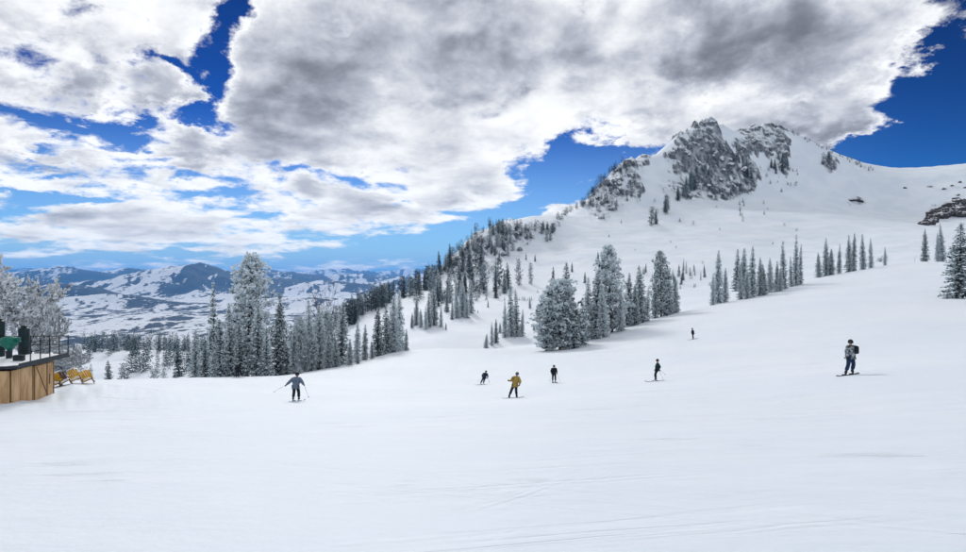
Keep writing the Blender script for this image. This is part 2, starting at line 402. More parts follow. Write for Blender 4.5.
def mat_valley():
    m, T, b = material('valley_snow_and_scrub', rough=.8, spec=.1)
    geo = T.node('ShaderNodeNewGeometry'); g = geo.outputs['Position']; nx, ny, nz = T.sep(geo.outputs['Normal'])[:3]
    hgt = T.sep(g)[2]; g = T.vm('MULTIPLY', g, (1., .5, 1.))
    a = T.noise(g, .0011, 8, .62, .4); f = T.noise(g, .0062, 8, .68); s = T.noise(g, .00035, 4, .5)
    hx = T.noise(g, .021, 6, .65)
    v = T.m('ADD', T.m('ADD', T.m('MULTIPLY', a, .42), T.m('MULTIPLY', f, .66)), T.m('ADD', T.m('MULTIPLY', s, .22), T.m('MULTIPLY', hx, .45)))
    v = T.m('ADD', v, T.m('MULTIPLY', nx, .8))              # scrub grows on one aspect of the ribs, snow holds on the other
    v = T.m('ADD', v, T.ss(hgt, -420., -120., -.01, .045))
    veg = T.ss(v, .865, .935)
    col = T.mix(T.noise(g, .02, 4, .6), (.020, .036, .050, 1), (.060, .070, .075, 1))
    T.l.new(T.mix(veg, (.84, .86, .89, 1), col), b.inputs['Base Color'])
    bp = T.node('ShaderNodeBump'); bp.inputs['Strength'].default_value = .6; bp.inputs['Distance'].default_value = 1.
    T.l.new(T.m('MULTIPLY', f, 60.), bp.inputs['Height']); T.l.new(bp.outputs[0], b.inputs['Normal'])
    return m
M_SNOW, M_MTN, M_VAL = mat_snow(), mat_mountain(), mat_valley()

# ------------------------------------------------------------------ terrain sheets on one shared polar grid
def build_terrain():
    ang = np.r_[np.arange(-180, -42, 2.), np.arange(-42, 42, .12), np.arange(42, 180, 2.)]
    rad = np.r_[0.02, np.geomspace(.8, 60, 72), np.linspace(61.5, 300, 130), np.linspace(301.8, 860, 320), np.geomspace(866, 3000, 60), np.geomspace(3060, 20000, 260), np.geomspace(20400, 48000, 50)]
    A, Rr = np.meshgrid(np.radians(ang), rad)
    x = Rr * np.sin(A); y = Rr * np.cos(A)
    z, m, amp = H(x.ravel(), y.ravel(), True)
    nr, na = x.shape
    verts = np.c_[x.ravel(), y.ravel(), z]
    idx = np.arange(nr * na).reshape(nr, na)
    nxt = np.roll(idx, -1, axis=1)
    quads = np.stack([idx[:-1], nxt[:-1], nxt[1:], idx[1:]], -1).reshape(-1, 4)
    quads = quads[:, ::-1]
    qa = np.broadcast_to(ang[None], (nr - 1, na)).ravel(); qr = np.broadcast_to(.5 * (rad[1:] + rad[:-1])[:, None], (nr - 1, na)).ravel()
    px = 483 + F * np.tan(np.radians(np.clip(qa, -60, 60)))
    lim = np.interp(px, [-200, 110, 330, 400, 480, 560, 610, 660, 800, 900, 1000], [118, 118, 122, 140, 158, 140, 150, 166, 215, 250, 250])
    lim = np.where(np.abs(qa) > 42, 200, lim)
    sel_near = qr < lim
    sel_far = qr > np.where(qa < -6, 900, 2000)
    sel_mid = ~sel_near & ~sel_far
    mids = m[quads].mean(1)
    objs = {}
    for nm, sel, mat in (('ski_slope', sel_near, M_SNOW), ('mountain', sel_mid, M_MTN), ('valley_hills', sel_far, M_VAL)):
        q = quads[sel]
        used = np.unique(q); remap = np.zeros(len(verts), np.int64); remap[used] = np.arange(len(used))
        me = new_mesh(nm, verts[used], remap[q], [mat], smooth=True, attr={'rock': m[used]})
        objs[nm] = link(nm, me)
        objs[nm]['kind'] = 'structure'
    tag(objs['ski_slope'], 'smooth groomed snow slope falling away from the viewer')
    tag(objs['mountain'], 'snow-covered mountain with a rocky summit above the ski slope')
    tag(objs['valley_hills'], 'far valley and scrub-dotted snowy hills beyond the trees')
    return objs
TERR = build_terrain()

# ------------------------------------------------------------------ haze: pale blue air between here and the far hills
def build_haze():
    m = bpy.data.materials.new('haze_air'); m.use_nodes = True; T = NT(m.node_tree); T.n.clear()
    out = T.node('ShaderNodeOutputMaterial'); v = T.node('ShaderNodeVolumePrincipled')
    v.inputs['Color'].default_value = (.12, .44, 1.0, 1); v.inputs['Density'].default_value = 3.1e-5; v.inputs['Anisotropy'].default_value = .2
    T.l.new(v.outputs[0], out.inputs['Volume'])
    a, lo, hi = 52000., -900., 420.
    vs = [(x, y, z) for z in (lo, hi) for y in (-a, a) for x in (-a, a)]
    me = new_mesh('haze', vs, [(0, 2, 3, 1), (4, 5, 7, 6), (0, 1, 5, 4), (2, 6, 7, 3), (0, 4, 6, 2), (1, 3, 7, 5)], [m])
    tag(link('haze', me), kind='stuff')
build_haze()
# ------------------------------------------------------------------ tree materials
def mat_foliage(name, dark, rime, bias):
    m, T, b = material(name, rough=.75, spec=.15)
    at = T.node('ShaderNodeAttribute', attribute_name='frost').outputs['Fac']
    oi = T.node('ShaderNodeObjectInfo')
    g = T.node('ShaderNodeTexCoord').outputs['Object']
    n = T.noise(g, 1.7, 5, .65)
    f = T.m('ADD', T.m('ADD', at, T.m('MULTIPLY', T.m('SUBTRACT', n, .5), .7)), T.m('MULTIPLY', T.m('SUBTRACT', oi.outputs['Random'], .5), .34))
    T.l.new(T.mix(T.ss(f, .36 - bias, .72 - bias), (*dark, 1), (*rime, 1)), b.inputs['Base Color'])
    return m
def mat_bark():
    m, T, b = material('bark', rough=.9, spec=.1)
    g = T.node('ShaderNodeTexCoord').outputs['Object']
    n = T.noise(g, 3.5, 6, .65)
    at = T.node('ShaderNodeAttribute', attribute_name='frost').outputs['Fac']
    f = T.ss(T.m('ADD', at, T.m('MULTIPLY', T.m('SUBTRACT', n, .5), .9)), .3, .8)
    c = T.mix(n, (.05, .042, .038, 1), (.15, .13, .12, 1))
    T.l.new(T.mix(f, c, (.66, .71, .76, 1)), b.inputs['Base Color'])
    return m
M_FROST = mat_foliage('frosted_needles', (.016, .050, .056), (.78, .86, .90), .15)
M_DARKF = mat_foliage('dark_needles', (.012, .038, .043), (.58, .68, .74), -.09)
M_RIME = mat_foliage('rime_needles', (.13, .155, .17), (.80, .84, .88), .16)
M_BARK = mat_bark()

# ------------------------------------------------------------------ tree meshes
def unit(v): return v / np.maximum(np.linalg.norm(v, axis=-1, keepdims=True), 1e-9)
def tufts(P_, D_, size, frost, r, nq=2, wide=.42):
    """needle sprays: nq crossed lozenges per point, bent a little at the tip"""
    P_ = np.asarray(P_); D_ = unit(np.asarray(D_)); n = len(P_)
    V_, A_, Q_ = [], [], []
    for k in range(nq):
        ref = unit(r.normal(size=(n, 3)))
        s = unit(np.cross(D_, ref)); up = np.cross(s, D_)
        L = (size * r.uniform(.75, 1.3, n))[:, None]; w = L * wide * r.uniform(.7, 1.2, (n, 1))
        a = P_ - D_ * L * .25; tip = P_ + D_ * L * .8 + up * L * .18
        m1 = P_ + D_ * L * .25 + s * w; m2 = P_ + D_ * L * .25 - s * w
        V_.append(np.stack([a, m1, tip, m2], 1).reshape(-1, 3))
        f = frost + r.normal(0, .12, n)
        A_.append(np.stack([f - .22, f, f + .22, f], 1).ravel())
        Q_.append(np.arange(4 * n).reshape(n, 4) + 4 * n * k)
    return np.concatenate(V_), np.concatenate(Q_), np.concatenate(A_)
def tube(path, radii, k=6):
    path = np.asarray(path, float); n = len(path)
    t = unit(np.gradient(path, axis=0))
    ref = np.array([1., 0, 0]) if abs(t[0][0]) < .8 else np.array([0, 1., 0])
    v = []
    for i in range(n):
        s = unit(np.cross(t[i], ref)); u = np.cross(s, t[i])
        for j in range(k):
            a = 2 * math.pi * j / k
            v.append(path[i] + radii[i] * (math.cos(a) * s + math.sin(a) * u))
    f = [(i * k + j, i * k + (j + 1) % k, (i + 1) * k + (j + 1) % k, (i + 1) * k + j) for i in range(n - 1) for j in range(k)]
    return np.array(v), np.array(f)
class Acc:
    def __init__(s): s.v = []; s.f = []; s.a = []; s.n = 0
    def add(s, v, f, a=None):
        s.v.append(v); s.f.append(np.asarray(f) + s.n); s.a.append(np.zeros(len(v)) if a is None else np.broadcast_to(a, len(v))); s.n += len(v)
    def mesh(s, name, mats, smooth=False):
        return new_mesh(name, np.concatenate(s.v), np.concatenate(s.f), mats, smooth, attr={'frost': np.concatenate(s.a)})

def fir(seed, h=15., R0=1.75, levels=44, lod=1.0, mat=None, frost=.5):
    """spire-shaped fir: short whorled branches that droop, needle sprays along them"""
    r = np.random.default_rng(seed); cr = Acc(); tr = Acc()
    lean = r.normal(0, .012, 2) * h
    def axis(t): return np.array([lean[0] * t * t, lean[1] * t * t, h * t])
    ts = np.linspace(0, 1, 9)
    tr.add(*tube([axis(t) - (np.array([0, 0, .6]) if t == 0 else 0) for t in ts], .019 * h * (1 - ts * .94) * .9, 7), .15)
    Pn, Dn, Sz, Fr = [], [], [], []
    levels = max(9, int(levels * (lod ** .5)))
    lump = r.uniform(.75, 1.2, levels)
    for i in range(levels):
        t = .035 + .965 * (i + r.uniform(-.3, .3)) / levels
        if t >= .995: continue
        Rt = R0 * ((1 - t) ** .78) * lump[i] * (1 - .35 * math.exp(-t * 14)) + .10
        nb = max(4, int(r.integers(6, 10) * (lod ** .35)))
        a0 = r.uniform(0, 6.28)
        for b in range(nb):
            a = a0 + 6.283 * b / nb + r.normal(0, .2); L = Rt * r.uniform(.62, 1.22)
            dr = -.45 + .75 * t + r.normal(0, .12)
            d = np.array([math.cos(a), math.sin(a), dr]); o = axis(t)
            step = .30 / lod ** .5
            m = max(1, int(L / step))
            for q in range(m):
                s = (q + r.uniform(.3, 1.)) / m
                p = o + d * L * s + np.array([0, 0, .10 * L * s * s])
                sides = (-1, 1) if lod > .5 else (r.choice((-1, 1)),)
                for sd in sides:
                    yaw = a + sd * r.uniform(.1, .8)
                    Pn.append(p + r.normal(0, .05, 3)); Dn.append((math.cos(yaw), math.sin(yaw), dr * .6 + r.normal(.0, .25)))
                    Sz.append((.20 + .20 * min(1, Rt)) / lod ** .45); Fr.append(frost + .30 * (s - .55) + r.normal(0, .16))
    for k in range(5):
        Pn.append(axis(1 - .012 * k)); Dn.append((r.normal(0, .25), r.normal(0, .25), 1)); Sz.append(.24 / lod ** .3); Fr.append(frost + .1)
    cr.add(*tufts(Pn, Dn, np.array(Sz), np.array(Fr), r))
    return tr.mesh('trunk', [M_BARK], True), cr.mesh('crown', [mat or M_FROST])

def pine(seed, h=18., R0=3.4, lod=1.0, mat=None, frost=.5, top=.35, low=.05, nbr=165):
    """bushy old conifer: uneven limbs ending in rimed clumps, rounded ragged top"""
    r = np.random.default_rng(seed); cr = Acc(); tr = Acc()
    bend = r.normal(0, .02, 2) * h
    def axis(t): return np.array([bend[0] * math.sin(2.4 * t), bend[1] * math.sin(2.0 * t), h * t * .97])
    ts = np.linspace(0, 1, 10)
    tr.add(*tube([axis(t) - (np.array([0, 0, .6]) if t == 0 else 0) for t in ts], .026 * h * (1 - ts * .92) * .8, 7), .1)
    Pn, Dn, Sz, Fr = [], [], [], []
    nb = int(nbr * (.35 + .65 * lod))
    for i in range(nb):
        t = low + (1 - low) * ((i + r.uniform(0, 1)) / nb)
        prof = min(1., .62 + 1.6 * (t - low)) * (1 - (max(0, t - .25) / .75) ** 1.9 * (1 - top)) * (1 - max(0, t - .9) * 5.)
        a = i * 2.399 + r.normal(0, .35); L = max(.4, R0 * prof * r.uniform(.5, 1.12) * (1 + .30 * math.sin(3 * a + 9 * t + seed) * math.sin(14 * t + seed)))
        rise = -.30 + .9 * t + r.normal(0, .15)
        o = axis(t * .97); d = np.array([math.cos(a), math.sin(a), rise])
        pts = [o + d * L * s + np.array([0, 0, .22 * L * s * s]) for s in (0, .35, .7, 1.)]
        if lod > .5 or i % 3 == 0: tr.add(*tube(pts, np.array([.05, .035, .022, .01]) * h / 18., 4), .35)
        nc = max(1, int(round(L / .75 * (.5 + .5 * lod))))
        for c in range(nc):
            s = 1 - .78 * c / max(nc, 1) + r.normal(0, .05)
            lat = np.array([-d[1], d[0], 0]) * r.normal(0, .16) * L
            ctr = o + d * L * s + np.array([0, 0, .22 * L * s * s]) + lat
            k = max(5, int(17 * lod)); rad = r.uniform(.32, .52)
            dirs = unit(r.normal(size=(k, 3)) + np.array([math.cos(a) * .5, math.sin(a) * .5, .45]))
            cf = frost + .28 * (s - .6) + r.normal(0, .13)
            for dd in dirs:
                Pn.append(ctr + dd * rad * r.uniform(.35, 1.)); Dn.append(dd)
                Sz.append(r.uniform(.28, .44) / lod ** .5); Fr.append(cf + .22 * dd[2] + r.normal(0, .07))
    cr.add(*tufts(Pn, Dn, np.array(Sz), np.array(Fr), r, wide=.36))
    return tr.mesh('trunk', [M_BARK], True), cr.mesh('crown', [mat or M_FROST])

def bare_tree(seed, h=9., spread=.5, stems=1, twigs=True, frost=.7, depth=4, thick=.018):
    """leafless or rime-furred tree: forking limbs; the crown is the fan of finer twigs"""
    r = np.random.default_rng(seed); tr = Acc(); cr = Acc(); Pn, Dn, Fr = [], [], []
    def grow(p, d, L, rad, lev):
        n = 5; pts = [p]; dd = d.copy()
        for i in range(n):
            dd = unit(dd + r.normal(0, .10 if lev else .035, 3) + np.array([0, 0, .05])); pts.append(pts[-1] + dd * L / n)
        rr = np.linspace(rad, rad * .55, n + 1)
        (tr if lev < 2 else cr).add(*tube(pts, rr, 6 if lev < 2 else 4), frost * (.35 if lev < 2 else 1))
        if twigs and lev >= 1:
            for i in range(1, n + 1):
                for _ in range(5 if lev < 3 else 7):
                    s = r.uniform(); q = pts[i - 1] * (1 - s) + pts[i] * s
                    Pn.append(q); Dn.append(unit(dd + r.normal(0, .65, 3))); Fr.append(frost + r.normal(0, .2))
        if lev < depth:
            for _ in range(int(r.integers(2, 5))):
                i = int(r.integers(2, n + 1)); nd = unit(dd + r.normal(0, spread, 3) + np.array([0, 0, .12]))
                grow(pts[i], nd, L * r.uniform(.5, .78), rr[i] * .65, lev + 1)
    for s in range(stems):
        a = r.uniform(0, 6.28); t = .55 if stems > 1 else .04
        grow(np.array([0, 0, -.4]), unit(np.array([math.cos(a) * t, math.sin(a) * t, 1.])), h * .42, h * thick, 0)
    if Pn: cr.add(*tufts(Pn, Dn, r.uniform(.11, .24, len(Pn)), np.array(Fr), r, wide=.30))
    return tr.mesh('trunk', [M_BARK], True), cr.mesh('crown', [M_RIME if twigs else M_BARK])

VAR = {
    'fir': [(fir(20 + k, R0=1.9 + .13 * k, levels=42 + 2 * k, frost=.46 + .02 * (k % 4)), 15.) for k in range(8)],
    'pine': [(pine(40 + k, R0=3.0 + .22 * k, top=.22), 18.) for k in range(4)],
    'broad': [(pine(50, h=12., R0=4.0, top=.34, nbr=120, frost=.58), 12.)],
    'darkfir': [(fir(60 + k, R0=2.5, lod=.6, mat=M_DARKF, frost=.42), 15.) for k in range(4)],
    'darkpine': [(pine(70 + k, R0=4.2, lod=.5, mat=M_DARKF, frost=.42, nbr=110), 18.) for k in range(4)],
    'farfir': [(fir(80 + k, R0=2.5, lod=.5, frost=.40), 15.) for k in range(3)],
    'snag': [(bare_tree(92 + 3 * k, 9., .38, 1, False, .12, 4, .016), 9.) for k in range(2)],
    'rime': [(bare_tree(95, 8., .50, 5, True, .62, 4, .011), 8.), (bare_tree(97, 8., .45, 4, True, .62, 4, .011), 8.)],
}
VTOP = {k: [max(float(np.max(np.array([v.co.z for v in c.vertices]))), .1) for ((t, c), _) in v] for k, v in VAR.items()}
ORD = ['first', 'second', 'third', 'fourth', 'fifth', 'sixth', 'seventh', 'eighth', 'ninth', 'tenth', 'eleventh', 'twelfth', 'thirteenth', 'fourteenth', 'fifteenth', 'sixteenth', 'seventeenth', 'eighteenth', 'nineteenth', 'twentieth',
       'twenty-first', 'twenty-second', 'twenty-third', 'twenty-fourth', 'twenty-fifth', 'twenty-sixth', 'twenty-seventh', 'twenty-eighth', 'twenty-ninth', 'thirtieth', 'thirty-first', 'thirty-second', 'thirty-third', 'thirty-fourth', 'thirty-fifth']
NAMES = {'fir': 'fir_tree', 'pine': 'pine_tree', 'broad': 'pine_tree', 'darkfir': 'fir_tree', 'darkpine': 'pine_tree', 'farfir': 'fir_tree', 'snag': 'dead_tree', 'rime': 'frosted_tree'}
tree_log = []
def plant(kind, x, y, h, label, group, wide=1.0, cat='tree', z=None):
    k = random.randrange(len(VAR[kind])); (tm, cm), _ = VAR[kind][k]
    s = h / VTOP[kind][k]
    z = h1(x, y) if z is None else z
    root = empty(NAMES[kind], (x, y, z - .15), random.uniform(0, 6.28), (s * wide, s * wide, s))
    root.rotation_euler = (random.gauss(0, .022), random.gauss(0, .022), root.rotation_euler.z)
    tag(root, label, cat, group)
    link('trunk', tm, root); link('crown', cm, root)
    return root
def plant_px(kind, px, top, Y, label, group, wide=1.0):
    x = (px - 483) / F * Y; z = h1(x, Y); h = (276 - top) / F * Y - z
    tree_log.append((round(px), round(h, 1), round(276 - z / Y * F)))
    return plant(kind, x, Y, max(h, 1.5), label, group, wide, z=z)
def rank(items, fmt, group):
    """items sorted from left to right get an ordinal label"""
    items = sorted(items, key=lambda q: q[1])
    for i, it in enumerate(items):
        kind, px, top, Y = it[:4]; w = it[4] if len(it) > 4 else 1.
        lab = it[5] if len(it) > 5 else fmt.format(ORD[i])
        plant_px(kind, px, top, Y, lab, group, w)

# --- the grove at the roll-over, left of the run
G = 'frosted trees along the left edge of the run'
rank([('fir', 195, 328, 110, .95), ('fir', 213, 279, 116, .62), ('fir', 205, 338, 108), ('fir', 231, 300, 102, 1.0), ('pine', 246, 250, 108, 1.12, 'tallest bushy frosted conifer, rising far above the left grove behind the skiers'),
      ('fir', 222, 318, 102, 1.1), ('fir', 240, 322, 101, 1.2), ('fir', 257, 298, 103, 1.2), ('fir', 266, 326, 102, 1.2), ('fir', 278, 291, 106, .75), ('fir', 286, 342, 106, 1.3), ('fir', 293, 325, 113), ('pine', 302, 314, 116, .8),
      ('fir', 310, 298, 119, .9), ('fir', 320, 304, 118), ('pine', 312, 330, 114, .8), ('pine', 330, 308, 122, .8), ('fir', 328, 330, 114), ('fir', 341, 300, 119, 1.3), ('fir', 336, 336, 113), ('fir', 350, 338, 112), ('fir', 357, 318, 119, .8), ('fir', 365, 323, 121, .9),
      ('fir', 372, 340, 120), ('fir', 378, 306, 126, .95), ('fir', 386, 302, 129, 1.0), ('fir', 393, 294, 131, .9), ('fir', 400, 289, 136, .8), ('fir', 406, 328, 128, 1.)],
     '{} frosted conifer from the left in the grove along the left edge of the run', G)
plant_px('snag', 318, 271, 126, 'bare dark dead tree with upright branches poking out of the left grove', None, .8)
plant_px('snag', 333, 287, 125, 'short bare dead tree just right of the taller dead one', None, 1.0)
plant_px('fir', 300, 365, 103, 'tiny snowy fir in front of the left grove, uphill of the skier in grey-blue', None, 1.9)
plant_px('fir', 358, 356, 112, 'knee-high snowy sapling alone at the snow edge right of the left grove', None, 1.9)
# --- rimed trees behind the hut
plant_px('rime', 10, 250, 46, 'large rime-coated tree with fanned branches behind the hut at the left edge', None, .66)
plant_px('rime', 33, 272, 50, 'rime-coated bushy tree right behind the hut railing', None, .5)
plant_px('rime', -22, 262, 44, 'rime-coated tree cut off by the left edge of the picture', None, 1.2)
plant_px('rime', 58, 335, 52, 'low rime-coated bush on the snow edge behind the yellow chairs', None, 1.2)
# --- centre grove above the skiers
G = 'frosted trees of the central grove'
rank([('broad', 560, 277, 123, 1.05, 'broad low frosted conifer at the left end of the central grove'), ('pine', 547, 298, 124, 1.3), ('pine', 574, 300, 121, 1.2), ('fir', 582, 296, 124), ('fir', 596, 266, 130, 1.0), ('fir', 588, 276, 131, .9), ('fir', 603, 282, 128, .95),
      ('pine', 612, 243, 134, 1.0, 'tallest frosted conifer of the central grove, with a broad rounded top'), ('fir', 620, 284, 131), ('fir', 628, 272, 140, .9), ('fir', 641, 264, 142, .95), ('fir', 634, 283, 138), ('fir', 647, 286, 142), ('pine', 661, 249, 147, .78, 'tall ragged conifer with notched top at the right end of the central grove'),
      ('fir', 655, 279, 146), ('fir', 668, 268, 150, .9), ('fir', 675, 276, 152, .8), ('fir', 566, 261, 190, 1.1)],
     '{} frosted conifer from the left in the central grove above the skiers', G)
# --- row on the crest, right of the centre
G = 'slender firs in the row on the crest'
rank([('fir', 713, 272, 160, .8), ('fir', 718, 249, 164, .62), ('fir', 725, 267, 166, .7), ('fir', 741, 264, 169, .9), ('fir', 752, 245, 172, .75), ('fir', 747, 268, 169), ('fir', 760, 256, 174, .8), ('fir', 764, 263, 174, .8), ('fir', 770, 257, 178, .8),
      ('fir', 777, 260, 177, .85), ('fir', 784, 240, 179, .68), ('fir', 780, 268, 176), ('fir', 796, 233, 182, .6), ('fir', 800, 243, 183, .6), ('fir', 791, 255, 182, .8)],
     '{} slender fir from the left in the row on the crest below the summit', G)
G = 'firs behind the crest row'
rank([('fir', 737, 248, 235, .9), ('fir', 743, 247, 237, .9)], '{} from the left of the two firs standing just behind the crest row', G)
G = 'slender firs high on the crest'
rank([('fir', 819, 252, 203, .9), ('fir', 826, 237, 206, .7), ('fir', 831, 248, 205, .9), ('fir', 839, 243, 208, .7), ('fir', 849, 234, 211, .7), ('fir', 853, 232, 212, .6), ('fir', 863, 233, 214, .7), ('fir', 871, 237, 216, .7), ('fir', 885, 246, 220, .6)],
     '{} slim fir from the left in the high row left of the dark outcrop', G)
G = 'firs by the dark outcrop'
rank([('fir', 925, 228, 219, .75), ('fir', 938, 232, 217, .6), ('fir', 943, 222, 216, .6)], '{} from the left of the three firs below the dark outcrop', G)
plant_px('fir', 959, 221, 112, 'wide snow-laden fir at the right edge of the picture, above the snowboarder', None, 1.35)
plant_px('fir', 947, 290, 111, 'low snowy sapling at the foot of the wide fir at the right edge', None, 2.0)
plant_px('snag', 915, 256, 219, 'thin leaning bare sapling on the crest left of the three firs', None, .9)
# --- gully in the middle distance
G = 'firs scattered in the middle gully'
rank([('fir', 429, 292, 222, .8), ('fir', 434, 286, 226, .8), ('fir', 426, 305, 218, .9), ('fir', 441, 306, 221, .9), ('fir', 446, 322, 214, 1.), ('fir', 416, 296, 232, .9), ('fir', 421, 308, 224, .9), ('fir', 412, 312, 226, .8), ('fir', 452, 300, 246, .9), ('darkfir', 447, 290, 270, .9), ('darkfir', 438, 284, 290, .9), ('fir', 457, 290, 250, .9), ('fir', 462, 282, 254, .9), ('fir', 467, 292, 250, .9), ('fir', 471, 280, 262, .9), ('fir', 492, 321, 184, .8), ('fir', 496, 318, 187, .8), ('fir', 505, 300, 196, .8),
      ('fir', 511, 283, 198, .85), ('fir', 517, 288, 197, .85), ('fir', 522, 308, 196, .8), ('fir', 486, 333, 180, 1.2), ('darkfir', 488, 300, 275, .9), ('fir', 530, 296, 270, .8), ('fir', 541, 300, 280, .9), ('darkfir', 478, 310, 262, 1.), ('fir', 500, 322, 205, 1.2), ('fir', 534, 322, 205, 1.2)],
     '{} fir from the left in the snowy gully between the two groves', G)
G = 'taller conifers at the head of the gully'
rank([('darkpine', 484, 262, 330, .7), ('darkpine', 500, 256, 345, .7), ('darkpine', 519, 258, 350, .65), ('darkpine', 531, 262, 352, .6), ('darkpine', 449, 272, 330, .7), ('darkfir', 460, 268, 345, 1.), ('darkfir', 508, 262, 340, 1.), ('darkfir', 472, 268, 340), ('darkfir', 553, 266, 330, .8), ('darkfir', 440, 276, 320, 1.)],
     '{} dark conifer from the left in the band at the head of the gully', G)

# --- woods too alike to tell apart: each tree is still its own object
def scatter(n, kinds, pxr, Yr, hr, label, group, keep=None, wide=(.8, 1.15), mind=2.5):
    pts = []; tries = 0
    while len(pts) < n and tries < n * 60:
        tries += 1
        px = random.uniform(*pxr); Y = random.uniform(*Yr)
        if keep and not keep(px, Y): continue
        x = (px - 483) / F * Y
        if any((x - a) ** 2 + (Y - b) ** 2 < mind ** 2 for a, b in pts): continue
        pts.append((x, Y))
    zs = H(np.array([p[0] for p in pts]), np.array([p[1] for p in pts]))
    for (x, y), z in zip(pts, zs):
        plant(random.choice(kinds), x, y, random.uniform(*hr), label, group, random.uniform(*wide), z=float(z))
scatter(52, ['darkpine', 'darkfir', 'darkpine'], (338, 436), (335, 425), (10, 15), 'dark conifer in the wood on the shoulder left of the mountain flank', 'dark wood on the shoulder',
        keep=lambda px, Y: abs((px - 338) / 98 * 70 + 345 - Y) < 22, wide=(.85, 1.2))
scatter(30, ['darkpine', 'darkfir', 'farfir'], (66, 240), (190, 560), (9, 15), 'dark conifer in the sunken wood beyond the left roll-over, above the valley', 'sunken wood above the valley',
        keep=lambda px, Y: not (66 < px < 122 and 400 < Y) and (Y > 260 or px > 105), wide=(.9, 1.4))
scatter(16, ['farfir'], (55, 130), (430, 560), (4, 8), 'small fir on the open snowy knoll above the valley', 'firs on the snowy knoll', wide=(.9, 1.2))
# ------------------------------------------------------------------ trees on the mountain
def on_ground(px, py, y0=300., y1=800.):
    """where the line of sight through a photo pixel meets the ground"""
    Y = np.linspace(y0, y1, 260); x = (px - 483) / F * Y; zr = (276 - py) / F * Y
    g = H(x, Y); k = np.nonzero(g >= zr)[0]
    if len(k) == 0:
        i = int(np.argmin(zr - g)); return float(x[i]), float(Y[i]), float(g[i])
    i = int(k[0]); return float(x[i]), float(Y[i]), float(g[i])
def in_band(n, a, b, half):
    out = []
    for _ in range(n):
        t = random.random(); out.append((a[0] + (b[0] - a[0]) * t + random.uniform(-half, half), a[1] + (b[1] - a[1]) * t + random.uniform(-half, half) * .8))
    return out
def in_blob(n, c, sx, sy): 
    out = []
    while len(out) < n:
        u, v = random.uniform(-1, 1), random.uniform(-1, 1)
        if u * u + v * v < 1: out.append((c[0] + u * sx, c[1] + v * sy))
    return out
def slope_trees(pts, hpx, kinds, label, group, wide=(.9, 1.25), ordinal=False):
    pts = sorted(pts)
    for i, (px, py) in enumerate(pts):
        x, y, z = on_ground(px, py)
        plant(random.choice(kinds), x, y, random.uniform(*hpx) * y / F, label.format(ORD[i]) if ordinal else label, group, random.uniform(*wide), z=z)
DK = ['darkpine', 'darkfir', 'darkpine']
slope_trees([(651, 226)], (19, 20), ['darkpine'], 'lone dark conifer on the open snow left below the main cliff', None, (.8, .85))
slope_trees([(656, 224)], (14, 15), ['darkfir'], 'smaller conifer touching the lone dark one below the main cliff', None)
slope_trees(in_band(15, (664, 212), (697, 188), 4), (11, 18), DK, '{} dark conifer from the left in the line at the foot of the main cliff', 'conifers at the foot of the main cliff', ordinal=True)
slope_trees(in_blob(20, (501, 246), 13, 17), (8, 13), DK, '{} dark conifer from the left in the clump on the rocky shoulder', 'clump on the left shoulder', (.9, 1.3), True)
slope_trees(in_blob(8, (547, 236), 8, 8), (8, 12), DK, '{} conifer from the left in the small clump on the shoulder right of the rocks', 'small clump on the shoulder', (1., 1.4), True)
slope_trees(in_band(9, (737, 158), (750, 180), 4), (7, 11), DK, '{} conifer from the left in the short line beside the main cliff', 'line falling from the gap', (.9, 1.3), True)
slope_trees(in_blob(12, (780, 168), 9, 10), (7, 11), DK, '{} conifer from the left in the clump high under the lower summit rocks', 'clump under the summit rocks', (.9, 1.3), True)
slope_trees(in_blob(22, (672, 279), 42, 9), (7, 14), ['farfir', 'darkfir'], '{} from the left of the small firs on the snow behind the central grove', 'small firs behind the central grove', (.7, 1.), True)
slope_trees(in_blob(34, (464, 286), 46, 22), (15, 26), ['darkfir', 'fir', 'darkpine', 'farfir'], '{} conifer from the left on the lower flank between shoulder wood and gully', 'trees on the wooded lower flank', (.75, 1.05), True)
slope_trees([(572, 272), (598, 262), (585, 283), (606, 290)], (9, 13), ['darkfir'], '{} from the left of four single firs on the lower face above the central grove', 'single firs on the lower face', (.8, 1.), True)
slope_trees([(526, 260), (535, 262)], (6, 8), ['darkfir'], '{} from the left of two tiny firs alone on the lower left face', 'tiny firs on the lower left face', (.8, 1.), True)

